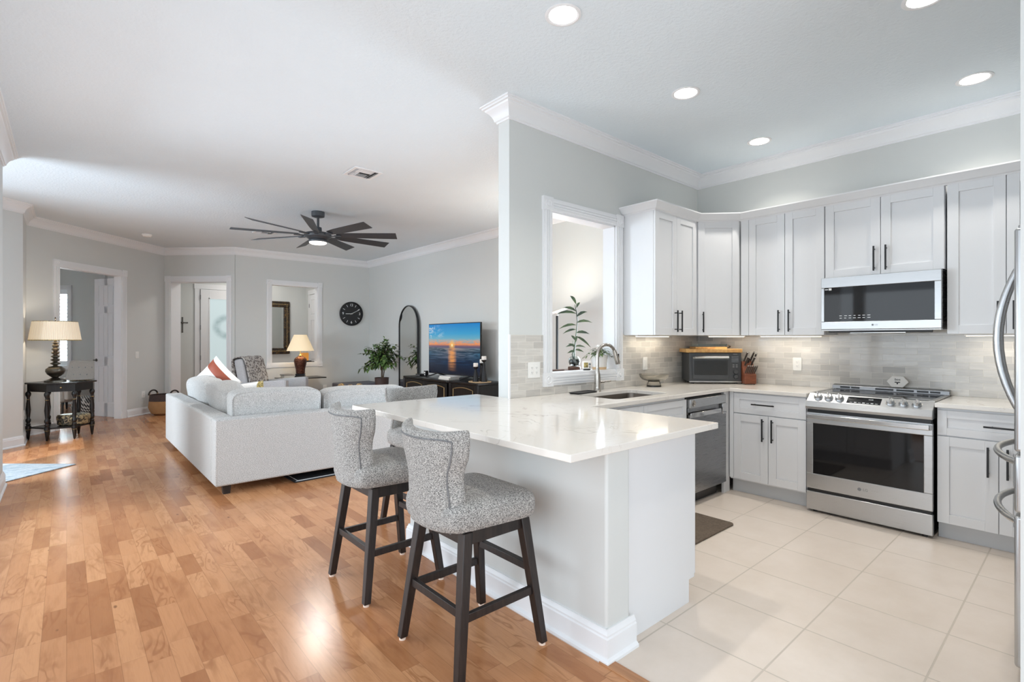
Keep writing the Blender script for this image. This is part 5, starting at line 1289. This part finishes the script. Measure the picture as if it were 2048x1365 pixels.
# small cross on the foyer wall
m = MB(); m.box(-.012, .012, -.012, 0, 0, .30).box(-.085, .085, -.012, 0, .185, .207).ball((-.085, -.006, .196), .016, .008, .016).ball((.085, -.006, .196), .016, .008, .016).ball((0, -.006, .30), .016, .008, .016).ball((0, -.006, 0), .016, .008, .016).ball((0, -.012, .196), .026, .012, .026)
single('wall_cross', m, 'cross', 'small ornate grey cross hanging on the foyer wall left of the glass door', 'cross', (1.835, 12.6395, 1.50), 0)

# study beyond the double door: shuttered window, tufted chair, pouf
t = thing('window_1', None, None, (-.9, 14.9, 0), -R4); t['kind'] = 'structure'
fr = MB(); fr.box(.34, .42, -.03, .0, .74, 2.44).box(1.32, 1.40, -.03, .0, .74, 2.44).box(.34, 1.40, -.03, 0, 2.38, 2.46).box(.32, 1.42, -.05, 0, .72, .80); obj('window_frame', fr, 'trim', t, bevel=.003)
for x0, x1 in ((.42, .868), (.872, 1.32)):
    m = MB().box(x0, x0 + .05, .01, .045, .80, 2.38).box(x1 - .05, x1, .01, .045, .80, 2.38).box(x0 + .05, x1 - .05, .01, .045, .80, .90).box(x0 + .05, x1 - .05, .01, .045, 2.28, 2.38)
    p = obj('shutter_panel', m, 'slat', t, bevel=.002); m = MB()
    for q in range(19):
        m.M = T(0, .028, .94 + .0725 * q) @ RX(math.radians(24)); m.box(x0 + .05, x1 - .05, -.032, .032, -.005, .005)
    obj('shutter_slat', m, 'slat', p)
obj('pane', MB().box(.42, 1.32, .095, .10, .80, 2.38), 'glass', t)
obj('outdoors', MB().box(-.6, 2.4, .9, .95, -.2, 3.2), 'sky', t)
t = thing('tufted_armchair', 'cream button-tufted armchair in the study beyond the black table', 'armchair', (-.02, 12.64, 0), math.radians(222))
obj('seat', MB().box(-.30, .36, -.30, .30, .20, .44), 'cream_fabric', t, bevel=.04, seg=3)
m = MB(); m.M = T(-.30, 0, .40) @ RY(-.25); m.box(-.06, .07, -.32, .32, -.1, .54); bk = obj('backrest', m, 'cream_fabric', t, bevel=.04, seg=3)
m = MB(); m.M = T(-.30, 0, .40) @ RY(-.25)
for r_ in range(3):
    for q in range(4 - r_ % 2): m.ball((.072, -.21 + .14 * q + .07 * (r_ % 2), .12 + .14 * r_), .006, .012, .012, 8, 6)
    for q in range(4 - r_ % 2): m.ball((-.062, -.21 + .14 * q + .07 * (r_ % 2), .12 + .14 * r_), .006, .012, .012, 8, 6)
obj('button', m, 'armchair', bk)
for s_ in (-1, 1):
    obj('armrest', MB().loops([[(-.34, s_ * .34 - .04, .25), (.30, s_ * .34 - .04, .25), (.30, s_ * .34 + .04, .25), (-.34, s_ * .34 + .04, .25)], [(-.36, s_ * .34 - .04, .60), (.32, s_ * .34 - .04, .57), (.32, s_ * .34 + .04, .57), (-.36, s_ * .34 + .04, .60)]]), 'cream_fabric', t, bevel=.02, seg=3)
for x in (-.26, .28):
    for y in (-.26, .26): obj('leg', MB().cyl((x, y, .21), (x * 1.1, y * 1.1, 0), .022, .014, 10), 'espresso', t)
single('pouf', MB().lathe([(.18, 0), (.225, .04), (.24, .12), (.235, .22), (.20, .29), (.10, .315), (.01, .32)], 36), 'pouf', 'black and white woven round pouf on the study floor beside the open door', 'pouf', (.30, 12.02, .0), 0, angle=60)

# baskets by the door wall
def basket(label, x, y, s):
    t = thing('wicker_basket', label, 'basket', (x, y, 0), 0, None)
    obj('basket_body', MB().lathe([(.12 * s, 0), (.17 * s, .03 * s), (.205 * s, .12 * s), (.195 * s, .22 * s), (.19 * s, .225 * s), (.185 * s, .215 * s), (.19 * s, .12 * s), (.11 * s, .02 * s)], 36), 'wicker', t)
    obj('rim_band', MB().lathe([(.196 * s, .215 * s), (.186 * s, .31 * s), (.180 * s, .312 * s), (.186 * s, .21 * s)], 36, cap0=False, cap1=False), 'planter', t)
    for a in (2.3, 5.4):
        c = Vector((.185 * s * math.cos(a), .185 * s * math.sin(a), .30 * s)); tg = Vector((-math.sin(a), math.cos(a), 0))
        obj('handle', MB().tube([c + tg * (.085 * s * math.cos(PI * q / 10)) + Vector((0, 0, .075 * s * math.sin(PI * q / 10))) for q in range(11)], .012 * s, 8), 'espresso', t)
    m = MB()
    for a in (1.9, 2.7, 5.0, 5.8): m.tube([(.198 * s * math.cos(a), .198 * s * math.sin(a), .20 * s), (.196 * s * math.cos(a), .196 * s * math.sin(a), .30 * s), (.186 * s * math.cos(a), .186 * s * math.sin(a), .325 * s)], .008 * s, 6)
    obj('rope_tie', m, 'oak', t)
basket('round woven basket with dark rim and dark handles on the floor behind the sofa end', 1.316, 10.99, 1.15)

# black console table with lamp, at the left jog
DT = [(-.385, 9.355), (-.195, 9.075), (.080, 9.040), (.270, 9.300), (.13, 9.50), (-.19, 9.56)]
cx_, cy_ = -.06, 9.30
t = thing('console_table', 'black turned-leg console table with six legs and a lower shelf by the double door', 'table', (cx_, cy_, 0))
def poly(off): 
    out = []
    for x, y in DT:
        v = Vector((x - cx_, y - cy_)); out.append(tuple(v * (1 + off / v.length)))
    return out
obj('tabletop', MB().prism(poly(.055), .745, .765), 'ebony', t, bevel=.005)
obj('apron', MB().prism(poly(.012), .645, .745), 'ebony', t, smooth=False)
v0, v1 = Vector(DT[1]) - Vector((cx_, cy_)), Vector(DT[2]) - Vector((cx_, cy_)); mid = (v0 + v1) / 2; nn = mid.normalized()
obj('drawer_knob', MB().ball((mid.x + nn.x * .02, mid.y + nn.y * .02, .70), .011), 'gold', t)
obj('shelf', MB().prism(poly(-.012), .150, .170), 'ebony', t, bevel=.004)
for x, y in DT:
    prof = [(.006, 0), (.012, .01), (.024, .12), (.026, .135), (.022, .138), (.030, .145), (.030, .185), (.022, .19), (.026, .21), (.018, .225), (.026, .245), (.028, .27), (.018, .29), (.020, .32), (.027, .40), (.017, .53), (.020, .54), (.015, .555), (.020, .575), (.030, .60), (.030, .625), (.018, .645)]
    lg = obj('leg', MB().lathe(prof, 16, (x - cx_, y - cy_, 0)), 'ebony', t)
    obj('gold_ring', MB().lathe([(.025, .132), (.0275, .135), (.025, .138)], 16, (x - cx_, y - cy_, 0)).lathe([(.019, .536), (.0215, .54), (.019, .544)], 16, (x - cx_, y - cy_, 0)), 'gold', lg)
LXp, LYp = -.115, 9.30
t = thing('table_lamp', 'tall ribbed pewter table lamp with pleated drum shade on the black console table', 'lamp', (LXp, LYp, .7655))
obj('base', MB().lathe([(.115, 0), (.115, .018), (.10, .026), (.07, .038), (.05, .05), (.045, .055)], 8), 'pewter', t)
pr = [(.03, .055), (.05, .07), (.088, .105), (.105, .145), (.10, .175), (.07, .20), (.075, .205), (.028, .215)]
for q in range(6):
    z = .225 + .048 * q; r = .056 - .004 * q; pr += [(.022, z), (r, z + .020), (r, z + .026), (.022, z + .044)]
pr += [(.02, .515), (.052 - .01, .53), (.015, .54), (.012, .60)]
obj('ribbed_stem', MB().lathe(pr, 28), 'pewter', t, angle=50)
obj('lamp_shade', MB().lathe([(.272, .565), (.235, .815)], 96, cap0=False, cap1=False, rip=.003, ripn=1), 'shade_l', t, angle=80)
obj('shade_trim', MB().lathe([(.273, .560), (.276, .563), (.276, .570), (.272, .572)], 64, cap0=False, cap1=False).lathe([(.235, .812), (.238, .815), (.235, .820), (.232, .815)], 64, cap0=False, cap1=False), 'gold_fabric', t)
obj('finial', MB().cyl((0, 0, .80), (0, 0, .85), .004).lathe([(.004, .845), (.010, .852), (.005, .862), (.008, .868), (.001, .88)], 12).box(-.235, .235, -.002, .002, .808, .811).box(-.002, .002, -.235, .235, .808, .811), 'pewter', t)
l = point('console_lamp_bulb', (0, 0, .69), 4, (1, .88, .72), .04); l.parent = t
t = thing('gilded_box', 'oval black lacquered box with gold ornament on the console table shelf', 'box', (.075, 9.27, .1705), .05)
def oval(a, b, z, n=32): return [(a * math.cos(2 * PI * q / n), b * math.sin(2 * PI * q / n), z) for q in range(n)]
obj('box_body', MB().loops([oval(.15, .10, 0), oval(.172, .115, .015), oval(.178, .12, .075)]), 'gilt_box', t); obj('lid', MB().loops([oval(.182, .124, .076), oval(.182, .124, .125), oval(.165, .11, .145), oval(.02, .015, .15)]), 'gilt_box', t)
single('dark_tray', MB().loops([oval(.10, .06, 0), oval(.135, .085, .010), oval(.13, .08, .012), oval(.095, .055, .004)]), 'gilt_box', 'flat dark oval tray on the console table beside the pewter lamp', 'tray', (.145, 9.27, .7655), .05, angle=50)
# rug at the left
single('area_rug', MB().prism([(0, 0), (-.62, -.56), (-1.6, .28), (-.99, .90)], .001, .010), 'rug', 'faded blue-grey rug whose corner shows at the left edge on the wood floor', 'rug', (.075, 7.165, 0), 0, bevel=.003)
